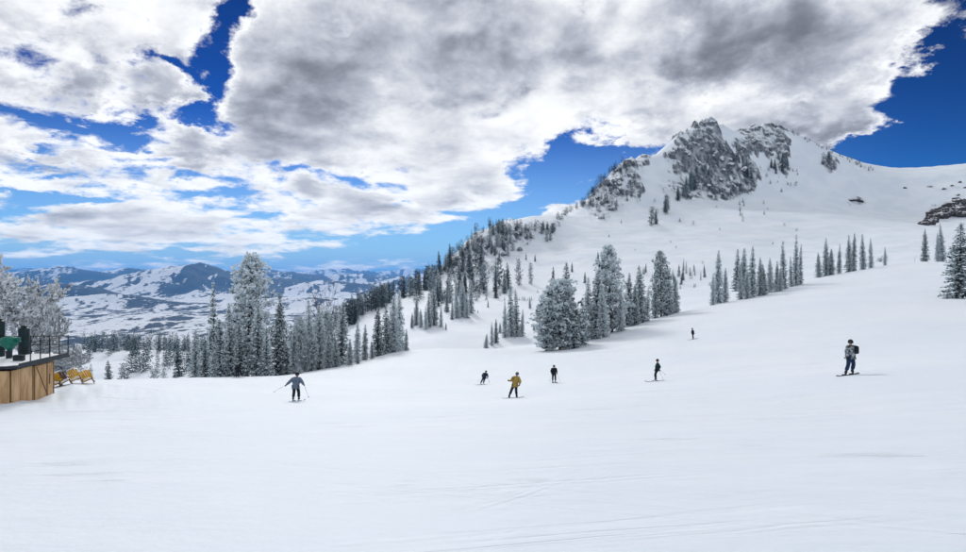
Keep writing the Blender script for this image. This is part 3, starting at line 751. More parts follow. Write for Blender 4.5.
def distant_trees():
    """stunted trees and bushes too far and small to tell apart, scattered over ridge and cliffs"""
    pts = [(p, (5, 10)) for p in in_band(80, (434, 278), (500, 225), 9)] + [(p, (5, 9)) for p in in_blob(36, (515, 232), 24, 10)] + [(p, (4, 9)) for p in in_band(30, (556, 221), (607, 187), 4)]
    pts += [(p, (4, 9)) for p in in_blob(64, (613, 184), 23, 24)] + [(p, (4, 8)) for p in in_blob(14, (829, 165), 8, 8)] + [(p, (2.5, 4.5)) for p in in_band(40, (790, 133), (872, 171), 2)]
    pts += [(p, (2.5, 5)) for p in in_blob(26, (690, 235), 120, 40)] + [(p, (3, 7)) for p in in_blob(46, (722, 180), 28, 22)] + [(p, (3, 6)) for p in in_band(12, (738, 182), (742, 222), 4)]
    pts += [(p, (5, 10)) for p in in_blob(44, (470, 262), 28, 20)] + [(p, (8, 16)) for p in in_blob(46, (452, 292), 42, 22)] + [(p, (3, 6)) for p in in_blob(22, (700, 288), 50, 9)] + [(p, (2.5, 5)) for p in in_blob(16, (780, 178), 20, 16)] + [(p, (3, 6)) for p in in_blob(18, (532, 305), 40, 22)]
    pts += [(p, (4, 8)) for p in in_blob(20, (600, 207), 12, 8)] + [(p, (3, 6)) for p in in_blob(10, (885, 262), 8, 3)]
    src = []
    for k, seed in enumerate((201, 202, 203, 204)):
        tm, cm = pine(seed, R0=5.4, lod=.22, mat=M_DARKF, frost=.40, nbr=60) if k % 2 else fir(seed, R0=3.2, lod=.2, mat=M_DARKF, frost=.38)
        v = np.array([q.co[:] for q in cm.vertices]); f = np.array([p.vertices[:] for p in cm.polygons])
        a = np.zeros(len(v), np.float32); cm.attributes['frost'].data.foreach_get('value', a); src.append((v, f, a, v[:, 2].max()))
    acc = Acc()
    for (px, py), hp in pts:
        x, y, z = on_ground(px, py)
        v, f, a, hh = random.choice(src); s = random.uniform(*hp) * y / F / hh; an = random.uniform(0, 6.28)
        w = s * random.uniform(.9, 1.5); c, sn = math.cos(an), math.sin(an)
        vv = np.c_[(v[:, 0] * c - v[:, 1] * sn) * w + x, (v[:, 0] * sn + v[:, 1] * c) * w + y, v[:, 2] * s + z - .3]
        acc.add(vv, f, a)
    tag(link('distant_trees', acc.mesh('distant_trees', [M_DARKF])), 'tiny stunted trees and bushes speckling the ridge and rocks of the mountain', 'trees', kind='stuff')
distant_trees()
def distant_forest():
    src = []
    for k, seed in enumerate((211, 212, 213)):
        tm, cm = pine(seed, R0=4.6, lod=.3, mat=M_DARKF, frost=.30, nbr=60) if k == 1 else fir(seed, R0=2.9, lod=.3, mat=M_DARKF, frost=.32)
        v = np.array([q.co[:] for q in cm.vertices]); f = np.array([p.vertices[:] for p in cm.polygons])
        a = np.zeros(len(v), np.float32); cm.attributes['frost'].data.foreach_get('value', a); src.append((v, f, a, v[:, 2].max()))
    n = 430; px = np.array([random.uniform(78, 345) for _ in range(n)]); Y = np.array([random.uniform(300, 620) for _ in range(n)])
    x = (px - 483) / F * Y; keep = fbm(x / 60., Y / 60., 2) > -.12 - .25 * (px > 150)
    px, Y, x = px[keep], Y[keep], x[keep]; z = H(x, Y); acc = Acc()
    for xx, yy, zz in zip(x, Y, z):
        v, f, a, hh = random.choice(src); s = random.uniform(9, 16) / hh; an = random.uniform(0, 6.28); c, sn = math.cos(an), math.sin(an); w = s * random.uniform(.8, 1.2)
        acc.add(np.c_[(v[:, 0] * c - v[:, 1] * sn) * w + xx, (v[:, 0] * sn + v[:, 1] * c) * w + yy, v[:, 2] * s + zz - .3], f, a)
    tag(link('distant_forest', acc.mesh('distant_forest', [M_DARKF])), 'dark mass of conifers filling the sunken side valley behind the left grove', 'forest', kind='stuff')
distant_forest()

# ------------------------------------------------------------------ loose rock outcrops standing out of the snow (parts of the mountain)
def mat_rock(name, c0, c1, snow_lo, snow_hi):
    m, T, b = material(name, rough=.85, spec=.2)
    geo = T.node('ShaderNodeNewGeometry'); g = T.node('ShaderNodeTexCoord').outputs['Object']
    nz = T.sep(geo.outputs['Normal'])[2]; n = T.noise(g, 2.2, 7, .68); n2 = T.noise(g, 7., 4, .6)
    s = T.ss(T.m('ADD', nz, T.m('MULTIPLY', T.m('SUBTRACT', n, .5), 1.0)), snow_lo, snow_hi)
    T.l.new(T.mix(s, T.mix(n2, (*c0, 1), (*c1, 1)), (.80, .83, .87, 1)), b.inputs['Base Color'])
    return m
M_ROCK = mat_rock('grey_rimed_rock', (.07, .075, .08), (.30, .31, .32), .0, .55)
M_DROCK = mat_rock('dark_rock', (.020, .018, .016), (.11, .095, .08), .62, .92)
def rock_mesh(seed, mat):
    r = np.random.default_rng(seed); bm = bmesh.new(); bmesh.ops.create_icosphere(bm, subdivisions=3, radius=1)
    pl = [(unit(r.normal(size=3)), r.uniform(.55, .85)) for _ in range(14)]
    for v in bm.verts:
        p = np.array(v.co[:])
        for n, dd in pl:
            k = p @ n
            if k > dd: p = p - n * (k - dd)
        p = p * (1 + .09 * math.sin(7 * p[0] + seed) * math.cos(6 * p[2] + 2 * seed) + r.normal(0, .02)); v.co = p
    me = bpy.data.meshes.new('rock'); bm.to_mesh(me); bm.free(); me.materials.append(mat); return me
RK = [rock_mesh(300 + k, M_ROCK) for k in range(5)]; DRK = [rock_mesh(320 + k, M_DROCK) for k in range(4)]
def rock_at(px, py, wpx, hpx, dark=False, y0=230.):
    x, y, z = on_ground(px, py, y0); w = wpx * y / F; hh = hpx * y / F
    o = link('rock', random.choice(DRK if dark else RK), TERR['mountain'], (x, y, z + hh * .1), random.uniform(0, 6.28), (w * .5, w * .5 * random.uniform(.7, 1.1), hh * .6))
    o.rotation_euler = (random.uniform(-.25, .25), random.uniform(-.25, .25), random.uniform(0, 6.28))
    return o
# the dark outcrop at the right edge
for k in range(44):
    t = k / 43; px = 926 + t * 48 + random.uniform(-2, 2)
    ln = np.interp(px, [926, 936, 950, 974], [222, 212, 205, 201])
    rock_at(px, ln + random.uniform(0, 6 + 10 * t), random.uniform(9, 17), random.uniform(5, 10), True)
for px, py, w, h in [(852, 202, 6, 4), (857, 201, 8, 4), (861, 202, 5, 3)]: rock_at(px, py, w, h, True)
for px, py in [(944, 190), (952, 186), (960, 183), (966, 188), (930, 187), (958, 196), (905, 188)]: rock_at(px, py, random.uniform(3, 6), random.uniform(1.5, 3), True)
for (cx, cy, sx, sy, Y, a) in ROCKZ[:13]:
    for px, py in in_blob(int(2 + sx * sy / 90), (cx, cy + .3 * sy), sx, sy * .8): rock_at(px, py, random.uniform(3, 8), random.uniform(3, 8))

# ------------------------------------------------------------------ general mesh-building helpers for objects
class MB:
    def __init__(s): s.bm = bmesh.new()
    def box(s, c, d, rot=None, bev=0.):
        r = bmesh.ops.create_cube(s.bm, size=1.); M = Matrix.Translation(c) @ (rot.to_4x4() if rot else Matrix()) @ Matrix.Diagonal((*d, 1))
        bmesh.ops.transform(s.bm, matrix=M, verts=r['verts'])
        if bev:
            es = list({e for v in r['verts'] for e in v.link_edges}); bmesh.ops.bevel(s.bm, geom=es, offset=bev, segments=1, affect='EDGES')
        return s
    def bar(s, a, b, r, r2=None, k=8):
        a, b = Vector(a), Vector(b); d = b - a
        q = bmesh.ops.create_cone(s.bm, cap_ends=True, segments=k, radius1=r, radius2=r if r2 is None else r2, depth=d.length)
        bmesh.ops.transform(s.bm, matrix=Matrix.Translation((a + b) / 2) @ d.to_track_quat('Z', 'Y').to_matrix().to_4x4(), verts=q['verts'])
        return s
    def lathe(s, prof, c=(0, 0, 0), k=18):
        rings = []
        for (r, z) in prof: rings.append([s.bm.verts.new((c[0] + r * math.cos(6.28319 * j / k), c[1] + r * math.sin(6.28319 * j / k), c[2] + z)) for j in range(k)])
        for a, b in zip(rings[:-1], rings[1:]):
            for j in range(k): s.bm.faces.new((a[j], a[(j + 1) % k], b[(j + 1) % k], b[j]))
        s.bm.faces.new(rings[-1]); s.bm.faces.new(list(reversed(rings[0])))
        return s
    def build(s, name, mat, parent=None, smooth=False):
        bmesh.ops.recalc_face_normals(s.bm, faces=s.bm.faces)
        me = bpy.data.meshes.new(name); s.bm.to_mesh(me); s.bm.free(); me.materials.append(mat)
        if smooth: me.polygons.foreach_set('use_smooth', np.full(len(me.polygons), True))
        return link(name, me, parent)
def noisy(name, c0, c1, scale, rough=.7, bump=.0, stretch=(1, 1, 1), detail=6):
    m, T, b = material(name, rough=rough, spec=.25)
    g = T.vm('MULTIPLY', T.node('ShaderNodeTexCoord').outputs['Object'], stretch)
    n = T.noise(g, scale, detail, .62, .4)
    T.l.new(T.mix(T.ss(n, .3, .7), (*c0, 1), (*c1, 1)), b.inputs['Base Color'])
    if bump:
        bp = T.node('ShaderNodeBump'); bp.inputs['Strength'].default_value = .6; bp.inputs['Distance'].default_value = bump
        T.l.new(n, bp.inputs['Height']); T.l.new(bp.outputs[0], b.inputs['Normal'])
    return m
M_PLY = noisy('weathered_plywood', (.42, .25, .115), (.70, .47, .26), 2.2, .75, .01, (1.4, 1.4, .35))
M_TRIM = noisy('brown_timber_trim', (.13, .075, .04), (.25, .15, .085), 5., .8)
M_FASCIA = noisy('dark_painted_steel', (.012, .02, .028), (.03, .045, .055), 6., .45)
M_RAIL = noisy('black_steel_rail', (.012, .014, .017), (.03, .035, .04), 9., .45)
M_GREEN = noisy('green_tarpaulin', (.005, .10, .075), (.012, .19, .135), 5., .5, .03)
M_TANK = noisy('dark_green_enamel', (.004, .018, .022), (.012, .035, .04), 4., .4)
M_YEL = noisy('yellow_paint', (.60, .29, .015), (.88, .55, .04), 6., .55)
M_BRN = noisy('brown_wood', (.09, .045, .03), (.19, .10, .06), 7., .8)
M_PACK = noisy('lying_snow', (.80, .84, .88), (.87, .89, .91), 3., .65, .03)

# ------------------------------------------------------------------ plywood hut with a railed deck on its roof
def snow_cap(w, d, h, seed, n=14):
    """a soft-edged slab of lying snow, origin at the centre of its underside"""
    r = np.random.default_rng(seed); xs = np.linspace(-.5, .5, n); vs, fs = [], []
    ph = r.uniform(0, 6, 4)
    for j in range(n):
        for i in range(n):
            u, v = xs[i] * 2, xs[j] * 2; e = (1 - abs(u) ** 6) * (1 - abs(v) ** 6)
            k = .75 + .25 * math.sin(3 * u + ph[0]) * math.cos(2.5 * v + ph[1]) + .12 * math.sin(7 * u + ph[2] + 3 * v)
            vs.append((xs[i] * w, xs[j] * d, h * k * e ** .5 if e > 0 else 0))
    for j in range(n - 1):
        for i in range(n - 1): a = j * n + i; fs.append((a, a + 1, a + n + 1, a + n))
    m0 = len(vs); vs += [(-w / 2, -d / 2, -.01), (w / 2, -d / 2, -.01), (w / 2, d / 2, -.01), (-w / 2, d / 2, -.01)]; fs.append((m0 + 3, m0 + 2, m0 + 1, m0))
    return new_mesh('snow_layer', vs, fs, [M_PACK], True)
def build_hut():
    zt = -4.42                                  # top of the walls
    root = empty('utility_hut', (-22.55, 30.0, zt - 2.1), R(7))   # near corner of the walls
    tag(root, 'plywood-clad utility hut with a snowy railed deck on its roof at the left edge', 'hut')
    Hh, Lx, Ly = 2.1, 5.0, 3.7                  # local: walls run to -x (front) and +y (side)
    MB().box((-Lx / 2, Ly / 2, Hh / 2 - .25), (Lx - .08, Ly - .08, Hh + .3)).build('wall', M_TRIM, root)
    def panel(c, d):
        p = MB().box(c, d, bev=.008).build('panel', M_PLY, root); return p
    for x0, x1 in [(-.02, -.98), (-1.02, -1.98), (-2.02, -3.0), (-3.04, -4.0), (-4.04, -4.98)]: panel(((x0 + x1) / 2, -.02, Hh / 2 - .25), (abs(x1 - x0), .05, Hh + .28))
    for y0, y1, lo in [(.06, .72, .0), (.75, 1.72, .0)]: panel((.02, (y0 + y1) / 2, Hh / 2 - .25), (.05, y1 - y0, Hh + .28))
    d = MB().box((.035, 2.72, Hh / 2 - .2), (.05, 1.86, Hh + .1), bev=.008).build('door', M_PLY, root)
    MB().box((.068, 1.84, Hh / 2 - .2), (.03, .06, Hh + .06)).box((.068, 3.60, Hh / 2 - .2), (.03, .06, Hh + .06)).box((.068, 2.72, Hh - .13), (.03, 1.70, .07)).box((.068, 2.72, .12), (.03, 1.70, .08)).build('frame', M_TRIM, d)
    q = math.atan2(1.55, 1.5)
    MB().box((.067, 2.55, 1.05), (.028, .05, 2.0), Matrix.Rotation(R(32), 3, 'X')).build('brace', M_TRIM, d)
    MB().box((.075, 3.2, 1.1), (.05, .035, .55), bev=.01).box((.075, 2.98, 1.1), (.03, .05, 1.9), bev=.005).build('batten', M_TRIM, d)
    # deck slab, fascia and snow
    MB().box((-Lx / 2 + .15, Ly / 2 + .25, Hh + .07), (Lx + .62, Ly + 1.0, .13), bev=.01).build('deck', M_FASCIA, root)
    o = link('snow_layer', snow_cap(Lx + .3, Ly + .8, .16, 5), root, (-Lx / 2 + .1, Ly / 2 + .3, Hh + .135))
    o = link('snow_layer', snow_cap(3.2, .5, .10, 6), root, (-2.2, -.12, Hh - .02))
    # railing
    rl = MB(); X1, Y0_, Y1_ = .40, -.10, Ly + .68
    for zz in (.55, 1.02): rl.bar((X1, .9, Hh + .13 + zz), (X1, Y1_, Hh + .13 + zz), .022); rl.bar((X1, Y1_, Hh + .13 + zz), (-Lx, Y1_, Hh + .13 + zz), .022)
    rl.build('handrail', M_RAIL, root, True)
    for y in (.9, 1.75, 2.6, 3.5, Y1_): MB().bar((X1, y, Hh + .1), (X1, y, Hh + 1.2), .028).build('rail_post', M_RAIL, root, True)
    for x in (-.55, -1.5, -2.45, -3.4): MB().bar((x, Y1_, Hh + .1), (x, Y1_, Hh + 1.2), .028).build('rail_post', M_RAIL, root, True)
    MB().box((.42, Ly / 2 + .3, Hh + .17), (.05, Ly + .7, .14)).build('kick_board', M_FASCIA, root)
    def w(x, y, z): return root.matrix_basis @ Vector((x, y, z))
    return root, w, Hh + .13
HUT, hut_pt, DECK = build_hut()
def at_deck(px, Y):
    x = (px - 483) / F * Y; return Vector((x, Y, HUT.location.z + DECK))
def build_tank(px, Y, h, label, rad=.26):
    p = at_deck(px, Y); t = empty('storage_tank', p); tag(t, label, 'tank', 'dark tanks on the deck')
    MB().lathe([(rad * .9, 0), (rad, .05), (rad, h * .9), (rad * .93, h * .93), (rad * .62, h * .96)]).build('body', M_TANK, t, True)
    MB().lathe([(rad * .55, 0), (rad * .60, .05), (rad * .5, .10), (rad * .2, .13)], (0, 0, h * .955)).build('lid', M_TANK, t, True)
    for z in (h * .25, h * .6): MB().lathe([(rad + .002, -.02), (rad + .015, 0), (rad + .002, .02)], (0, 0, z)).build('band', M_RAIL, t, True)
build_tank(24, 33.4, 1.62, 'dark upright tank with a small lid on the hut deck, right of the green cover')
build_tank(-1, 33.0, 2.05, 'taller dark tank cut by the left edge of the picture, on the hut deck')
def build_cannon():
    p = at_deck(9, 31.9); t = empty('covered_machine', p); tag(t, 'machine wrapped in bright green tarpaulin on a dark stand on the hut deck', 'machine')
    MB().box((0, 0, .03), (.5, .5, .06), bev=.01).bar((0, 0, .05), (0, 0, .5), .13, .16, 10).build('stand', M_FASCIA, t)
    bm = bmesh.new(); bmesh.ops.create_icosphere(bm, subdivisions=4, radius=1.); r = np.random.default_rng(9)
    for v in bm.verts:
        x, y, z = v.co
        w = 1 + .09 * math.sin(5 * x + 3 * z) + .06 * math.sin(9 * y + 4 * x) + .05 * math.cos(11 * z + 6 * x)
        top = .62 + .38 * max(-1, min(1, (z + .25) * 2.2))
        v.co = (x * .50 * w * top + (.16 if z > .2 else 0) * x, y * .38 * w * top, .84 + z * .42 * (1 - .25 * max(0, z) * abs(x)))
    me = bpy.data.meshes.new('cover'); bm.to_mesh(me); bm.free(); me.materials.append(M_GREEN); me.polygons.foreach_set('use_smooth', np.full(len(me.polygons), True)); link('cover', me, t)
    MB().bar((.30, -.05, 1.05), (.62, -.10, 1.12), .12, .08, 10).build('nozzle', M_GREEN, t, True)
    MB().bar((-.33, -.05, 1.02), (-.52, -.05, .92), .10, .07, 10).build('strap', M_GREEN, t, True)
build_cannon()
def build_box():
    t = empty('equipment_box', at_deck(19, 31.2) , R(12)); tag(t, 'small black equipment box near the front edge of the hut deck', 'box')
    MB().box((0, 0, .17), (.42, .34, .34), bev=.02).build('body', M_FASCIA, t); MB().box((0, 0, .355), (.46, .38, .04), bev=.01).build('lid', M_RAIL, t)
    MB().box((.02, -.18, .2), (.14, .02, .03)).build('handle', M_RAIL, t)
build_box()

# ------------------------------------------------------------------ yellow chairs half sunk in the snow
def build_chair(px, Y, roll, yaw, label, slat_mat):
    x = (px - 483) / F * Y; t = empty('deck_chair', (x, Y, h1(x, Y) - .16), 0)
    t.rotation_euler = (R(4), roll, yaw); t.scale = (.82,) * 3; tag(t, label, 'chair', 'chairs sunk in the snow beside the hut')
    tilt = Matrix.Rotation(R(-22), 3, 'X')
    for k in range(5):
        xx = -.26 + .13 * k; hh = .78 + .08 * (1 - abs(k - 2) / 2)
        MB().box((xx, -.30 - .16, .40 + hh * .45), (.115, .025, hh), tilt, .006).build('back_slat', slat_mat, t)
    for k in range(4): MB().box((0, -.18 + .16 * k, .36 + .03 * k), (.62, .13, .025), bev=.006).build('seat_slat', slat_mat, t)
    for s in (-1, 1):
        MB().box((s * .34, .36, .30), (.05, .09, .62), bev=.006).build('leg', M_BRN, t)
        MB().box((s * .33, -.02, .22), (.035, .95, .10), Matrix.Rotation(R(14), 3, 'X'), .006).build('side_rail', M_BRN, t)
        MB().box((s * .36, .02, .615), (.12, .82, .025), bev=.006).build('armrest', slat_mat, t)
    MB().box((0, -.50, .70), (.66, .03, .08), tilt).build('back_rail', M_BRN, t)
    link('snow_layer', snow_cap(.56, .5, .17, int(px)), t, (0, .05, .42))
    link('snow_layer', snow_cap(.66, .10, .07, int(px) + 9), t, (0, -.66, 1.20))
    return t
build_chair(58, 36.4, R(20), R(205), 'yellow wooden chair nearest the hut, lowest in the snow', M_YEL)
build_chair(67.5, 36.9, R(28), R(222), 'brown wooden chair tilted in the snow, second from the hut', M_BRN)
build_chair(78.5, 37.7, R(24), R(212), 'yellow wooden chair third from the hut, between brown and last one', M_YEL)
build_chair(90, 38.6, R(22), R(208), 'yellow-orange wooden chair farthest from the hut, highest of the row', M_YEL)

# ------------------------------------------------------------------ people
def skin(name, nodes, edges, mat, parent, root=0, lev=2):
    """one continuous surface grown round a jointed skeleton; nodes: (pos, rx[, ry])"""
    me = bpy.data.meshes.new(name); me.from_pydata([n[0] for n in nodes], edges, []); me.update()
    o = bpy.data.objects.new(name, me); COL.objects.link(o)
    md = o.modifiers.new('skin', 'SKIN'); md.use_smooth_shade = True; md.branch_smoothing = .3
    for i, n in enumerate(nodes):
        sv_ = me.skin_vertices[0].data[i]; sv_.radius = (n[1], n[2] if len(n) > 2 else n[1]); sv_.use_root = (i == root)
    o.modifiers.new('sub', 'SUBSURF').levels = lev
    dg = bpy.context.evaluated_depsgraph_get(); nm = bpy.data.meshes.new_from_object(o.evaluated_get(dg))
    bpy.data.objects.remove(o); bpy.data.meshes.remove(me)
    nm.name = name; nm.materials.clear(); nm.materials.append(mat); nm.polygons.foreach_set('use_smooth', np.full(len(nm.polygons), True))
    return link(name, nm, parent)
M_SKIN = noisy('skin', (.42, .25, .18), (.50, .31, .23), 9., .6)
FAB = {}
def fabric(name, c, spread=.25):
    if name not in FAB: FAB[name] = noisy(name, tuple(q * (1 - spread) for q in c), tuple(q * (1 + spread) for q in c), 9., .8, .012)
    return FAB[name]
M_GOG = material('goggle_lens', (.02, .02, .03), .15)[0]
M_POLE = material('ski_pole_alloy', (.30, .31, .33), .35, .6)[0]
M_POLEG = material('pole_grip', (.02, .02, .022), .7)[0]
def V3(p): return Vector(p)
def person(px, py, Y, J, label, jacket, trousers, helmet, gloves, boots_c=(.03, .03, .035), scale=1., face=-1, pack=None, hood=False, camo=False):
    x = (px - 483) / F * Y; z = h1(x, Y)
    j = {k: V3(v) for k, v in J.items()}
    org = (x, Y, z + .06)
    # the body itself
    mid = (j['pel'] + j['chest']) / 2
    N = [(j['pel'], .13, .11), (mid, .12, .10), (j['chest'], .15, .11), (j['neck'], .06), (j['head'] + V3((0, 0, -.03)), .085, .095), (j['head'] + V3((0, 0, .09)), .07, .08)]
    E = [(0, 1), (1, 2), (2, 3), (3, 4), (4, 5)]
    def chain(start, pts):
        p = start
        for q in pts: N.append(q); E.append((p, len(N) - 1)); p = len(N) - 1
    for s in 'LR':
        chain(2, [(j['sh' + s], .06), (j['el' + s], .042), (j['ha' + s], .028)])
        chain(0, [(j['hip' + s], .09), (j['kn' + s], .058), (j['an' + s], .042), (j['an' + s] + V3((0, 0, -.06)), .045)])
    body = skin('person', [(tuple(a[0]), *a[1:]) for a in N], E, M_SKIN, None, 0, 1)
    body.location = org; body.scale = (scale,) * 3; tag(body, label, 'person')
    f = j['face'] if 'face' in j else V3((0, face, 0)); f.normalize()
    hd = j['head']
    # face: nose, ears
    MB().lathe([(.014, 0), (.012, .02), (.004, .04)], k=6).build('nose', M_SKIN, body, True)
    nose = body.children[-1]; nose.location = hd + f * .085 + V3((0, 0, -.03)); nose.rotation_euler = f.to_track_quat('Z', 'Y').to_euler()
    # jacket: torso, collar and sleeves in one garment
    JN = [(j['pel'] + V3((0, 0, -.10)), .235, .19), (j['pel'] + V3((0, 0, .04)), .225, .185), (mid, .215, .18), (j['chest'], .235, .185), (j['neck'] + V3((0, 0, -.02)), .10, .095)]
    JE = [(0, 1), (1, 2), (2, 3), (3, 4)]
    for s in 'LR':
        p = 3
        for q in [(j['sh' + s], .118), ((j['sh' + s] + j['el' + s]) / 2, .105), (j['el' + s], .095), (j['ha' + s] * .85 + j['el' + s] * .15, .072)]:
            JN.append(q); JE.append((p, len(JN) - 1)); p = len(JN) - 1
    jk = skin('jacket', [(tuple(a[0]), *a[1:]) for a in JN], JE, jacket, body, 1)
    # trousers
    TN = [(j['pel'] + V3((0, 0, .02)), .16, .135)]; TE = []
    for s in 'LR':
        p = 0
        for q in [(j['hip' + s], .135), ((j['hip' + s] + j['kn' + s]) / 2, .115), (j['kn' + s], .098), ((j['kn' + s] + j['an' + s]) / 2, .096), (j['an' + s] + V3((0, 0, .06)), .10)]:
            TN.append(q); TE.append((p, len(TN) - 1)); p = len(TN) - 1
    skin('trousers', [(tuple(a[0]), *a[1:]) for a in TN], TE, trousers, body, 0)
    # boots
    for s in 'LR':
        a = j['an' + s]; tf = j.get('toe' + s, f).normalized()
        skin('boot', [(tuple(a + V3((0, 0, .10))), .075), (tuple(a + V3((0, 0, -.03))), .070), (tuple(a + tf * .13 + V3((0, 0, -.05))), .055), (tuple(a - tf * .07 + V3((0, 0, -.05))), .055)], [(0, 1), (1, 2), (1, 3)], fabric('boot_%.2f' % boots_c[0], boots_c), body, 1, 1)
    # gloves: palm, four fingers of unequal length curled, thumb from the side
    for s in 'LR':
        hnd = j['ha' + s]; d = (hnd - j['el' + s]).normalized(); sd = d.cross(V3((0, 1, .2))).normalized(); cu = sd.cross(d).normalized()
        GN = [(tuple(hnd - d * .05), .042), (tuple(hnd), .038, .045), (tuple(hnd + d * .07), .022, .045)]; GE = [(0, 1), (1, 2)]
        for k, L in enumerate((.055, .068, .062, .045)):
            b0 = hnd + d * .06 + sd * (.033 - .022 * k); p1 = b0 + d * L * .6 + cu * .015; p2 = p1 + d * L * .25 + cu * .035; p3 = p2 - d * .01 + cu * .025
            i = len(GN); GN += [(tuple(b0), .013), (tuple(p1), .0125), (tuple(p2), .011), (tuple(p3), .010)]; GE += [(2, i), (i, i + 1), (i + 1, i + 2), (i + 2, i + 3)]
        i = len(GN); t0 = hnd + sd * .035; GN += [(tuple(t0), .015), (tuple(t0 + sd * .03 + d * .03 + cu * .01), .013), (tuple(t0 + sd * .02 + d * .06 + cu * .03), .011)]; GE += [(1, i), (i, i + 1), (i + 1, i + 2)]
        skin('glove', GN, GE, gloves, body, 1, 1)
    # helmet and goggles
    hm = MB().lathe([(.118, -.055), (.124, 0), (.118, .05), (.095, .098), (.055, .128), (.012, .138)], k=20).build('helmet', helmet, body, True)
    hm.location = hd + V3((0, 0, .02)) - f * .012; hm.scale = (1, 1.08, 1)
    gg = MB().box((0, .0, 0), (.15, .05, .07), bev=.018).build('goggles', M_GOG, body); gg.location = hd + f * .10 + V3((0, 0, .01)); gg.rotation_euler = (0, 0, math.atan2(f.y, f.x) + math.pi / 2)
    if pack:
        b = skin('backpack', [(tuple(V3(pack) + V3((0, 0, -.20))), .12, .14), (tuple(V3(pack)), .14, .16), (tuple(V3(pack) + V3((0, 0, .22))), .10, .12)], [(0, 1), (1, 2)], fabric('black_pack', (.015, .017, .022)), body, 1)
        MB().bar(j['shL'] + V3((0, -.12, .06)), V3(pack) + V3((0, -.10, .2)), .02).bar(j['shR'] + V3((0, -.12, .06)), V3(pack) + V3((0, -.05, .2)), .02).build('strap', fabric('black_pack', (.015, .017, .022)), b)
    return body, org
def plank_mesh(L, W, tip, tail, th, mat, waist=.8):
    n = 26; vs, fs = [], []
    for i in range(n):
        s = i / (n - 1); y = (s - .5) * L
        e = min(1, max(0, 1 - ((abs(s - .5) - .42) / .08) ** 2)) if abs(s - .5) > .42 else 1.
        w = W * (waist + (1 - waist) * (abs(s - .5) * 2) ** 2) * max(.18, math.sqrt(max(0., e))) * .5
        up = tip * max(0, (s - .86) / .14) ** 2 + tail * max(0, (.10 - s) / .10) ** 2
        for xx, zz in ((-w, 0), (w, 0), (w, th), (-w, th)): vs.append((xx, y, up + zz))
    for i in range(n - 1):
        a = 4 * i
        for q in range(4): fs.append((a + q, a + (q + 1) % 4, a + 4 + (q + 1) % 4, a + 4 + q))
    fs += [(3, 2, 1, 0), (4 * n - 4, 4 * n - 3, 4 * n - 2, 4 * n - 1)]
    return new_mesh('plank', vs, fs, [mat])
def tilt_to(o, d, nrm):
    d = V3(d).normalized(); nrm = (nrm - d * nrm.dot(d)).normalized(); xx = d.cross(nrm)
    o.rotation_euler = Matrix((xx, d, nrm)).transposed().to_euler()
def ground_dir(x, y, dx, dy):
    l = math.hypot(dx, dy); dx /= l; dy /= l
    return V3((dx, dy, (h1(x + dx * .8, y + dy * .8) - h1(x - dx * .8, y - dy * .8)) / 1.6))
def normal_at(x, y):
    e = .8; return V3((-(h1(x + e, y) - h1(x - e, y)) / 1.6, -(h1(x, y + e) - h1(x, y - e)) / 1.6, 1)).normalized()
def ski(org, foot, d, label, mat, group, L=1.68, scale=1.):
    x, y = org[0] + foot.x * scale, org[1] + foot.y * scale
    t = empty('ski', (x, y, h1(x, y) + .012)); tilt_to(t, ground_dir(x, y, *d), normal_at(x, y)); t.scale = (scale,) * 3
    tag(t, label, 'ski', group)
    link('blade', plank_mesh(L, .115, .11, .03, .016, mat), t)
    MB().box((0, .15, .035), (.07, .10, .04), bev=.008).box((0, -.16, .04), (.07, .12, .05), bev=.008).build('binding', M_POLEG, t)
def board(org, c, d, label, mat, L=1.55, scale=1.):
    x, y = org[0] + c[0], org[1] + c[1]
    t = empty('snowboard', (x, y, h1(x, y) + .012)); tilt_to(t, ground_dir(x, y, *d), normal_at(x, y)); tag(t, label, 'snowboard')
    link('deck', plank_mesh(L, .30, .05, .05, .014, mat, .84), t)
    for yy in (-.26, .26): MB().box((0, yy, .04), (.22, .11, .05), bev=.012).box((-.09, yy, .12), (.03, .12, .16), bev=.01).build('binding', M_POLEG, t)
def pole(org, a, b, label, group):
    A, B = V3(org) + V3(a), V3(org) + V3(b); d = (B - A).normalized()
    t = empty('ski_pole', A); t.rotation_euler = d.to_track_quat('Z', 'Y').to_euler(); L = (B - A).length; tag(t, label, 'ski pole', group)
    MB().bar((0, 0, -.02), (0, 0, L), .011, .007, 6).build('shaft', M_POLE, t, True); MB().bar((0, 0, -.08), (0, 0, .06), .017, .015, 8).build('grip', M_POLEG, t, True)
    MB().lathe([(.008, 0), (.05, .008), (.05, .014), (.008, .02)], (0, 0, L - .08), 10).build('basket', M_POLEG, t)
BASE = dict(anL=(-.14, 0, .12), anR=(.14, 0, .12), knL=(-.14, -.06, .50), knR=(.14, -.06, .50), hipL=(-.10, .02, .90), hipR=(.10, .02, .90), pel=(0, .03, .98), chest=(0, 0, 1.34), neck=(0, -.01, 1.50), head=(0, -.02, 1.63),
            shL=(-.21, 0, 1.42), shR=(.21, 0, 1.42), elL=(-.30, .02, 1.15), elR=(.30, .02, 1.15), haL=(-.28, -.18, .98), haR=(.28, -.18, .98))
def pose(**k): d = dict(BASE); d.update(k); return d
navy = fabric('navy_shell', (.012, .028, .055)); black = fabric('black_shell', (.010, .013, .018)); dkblue = fabric('dark_blue_trousers', (.015, .035, .085)); grey = fabric('grey_blue_jacket', (.13, .17, .24), .35)
mustard = fabric('mustard_jacket', (.36, .25, .06)); hblack = fabric('black_helmet', (.018, .019, .022)); hgrey = fabric('grey_helmet', (.10, .11, .12)); gl = fabric('black_gloves', (.015, .016, .018)); teal = fabric('dark_teal_shell', (.010, .035, .045))
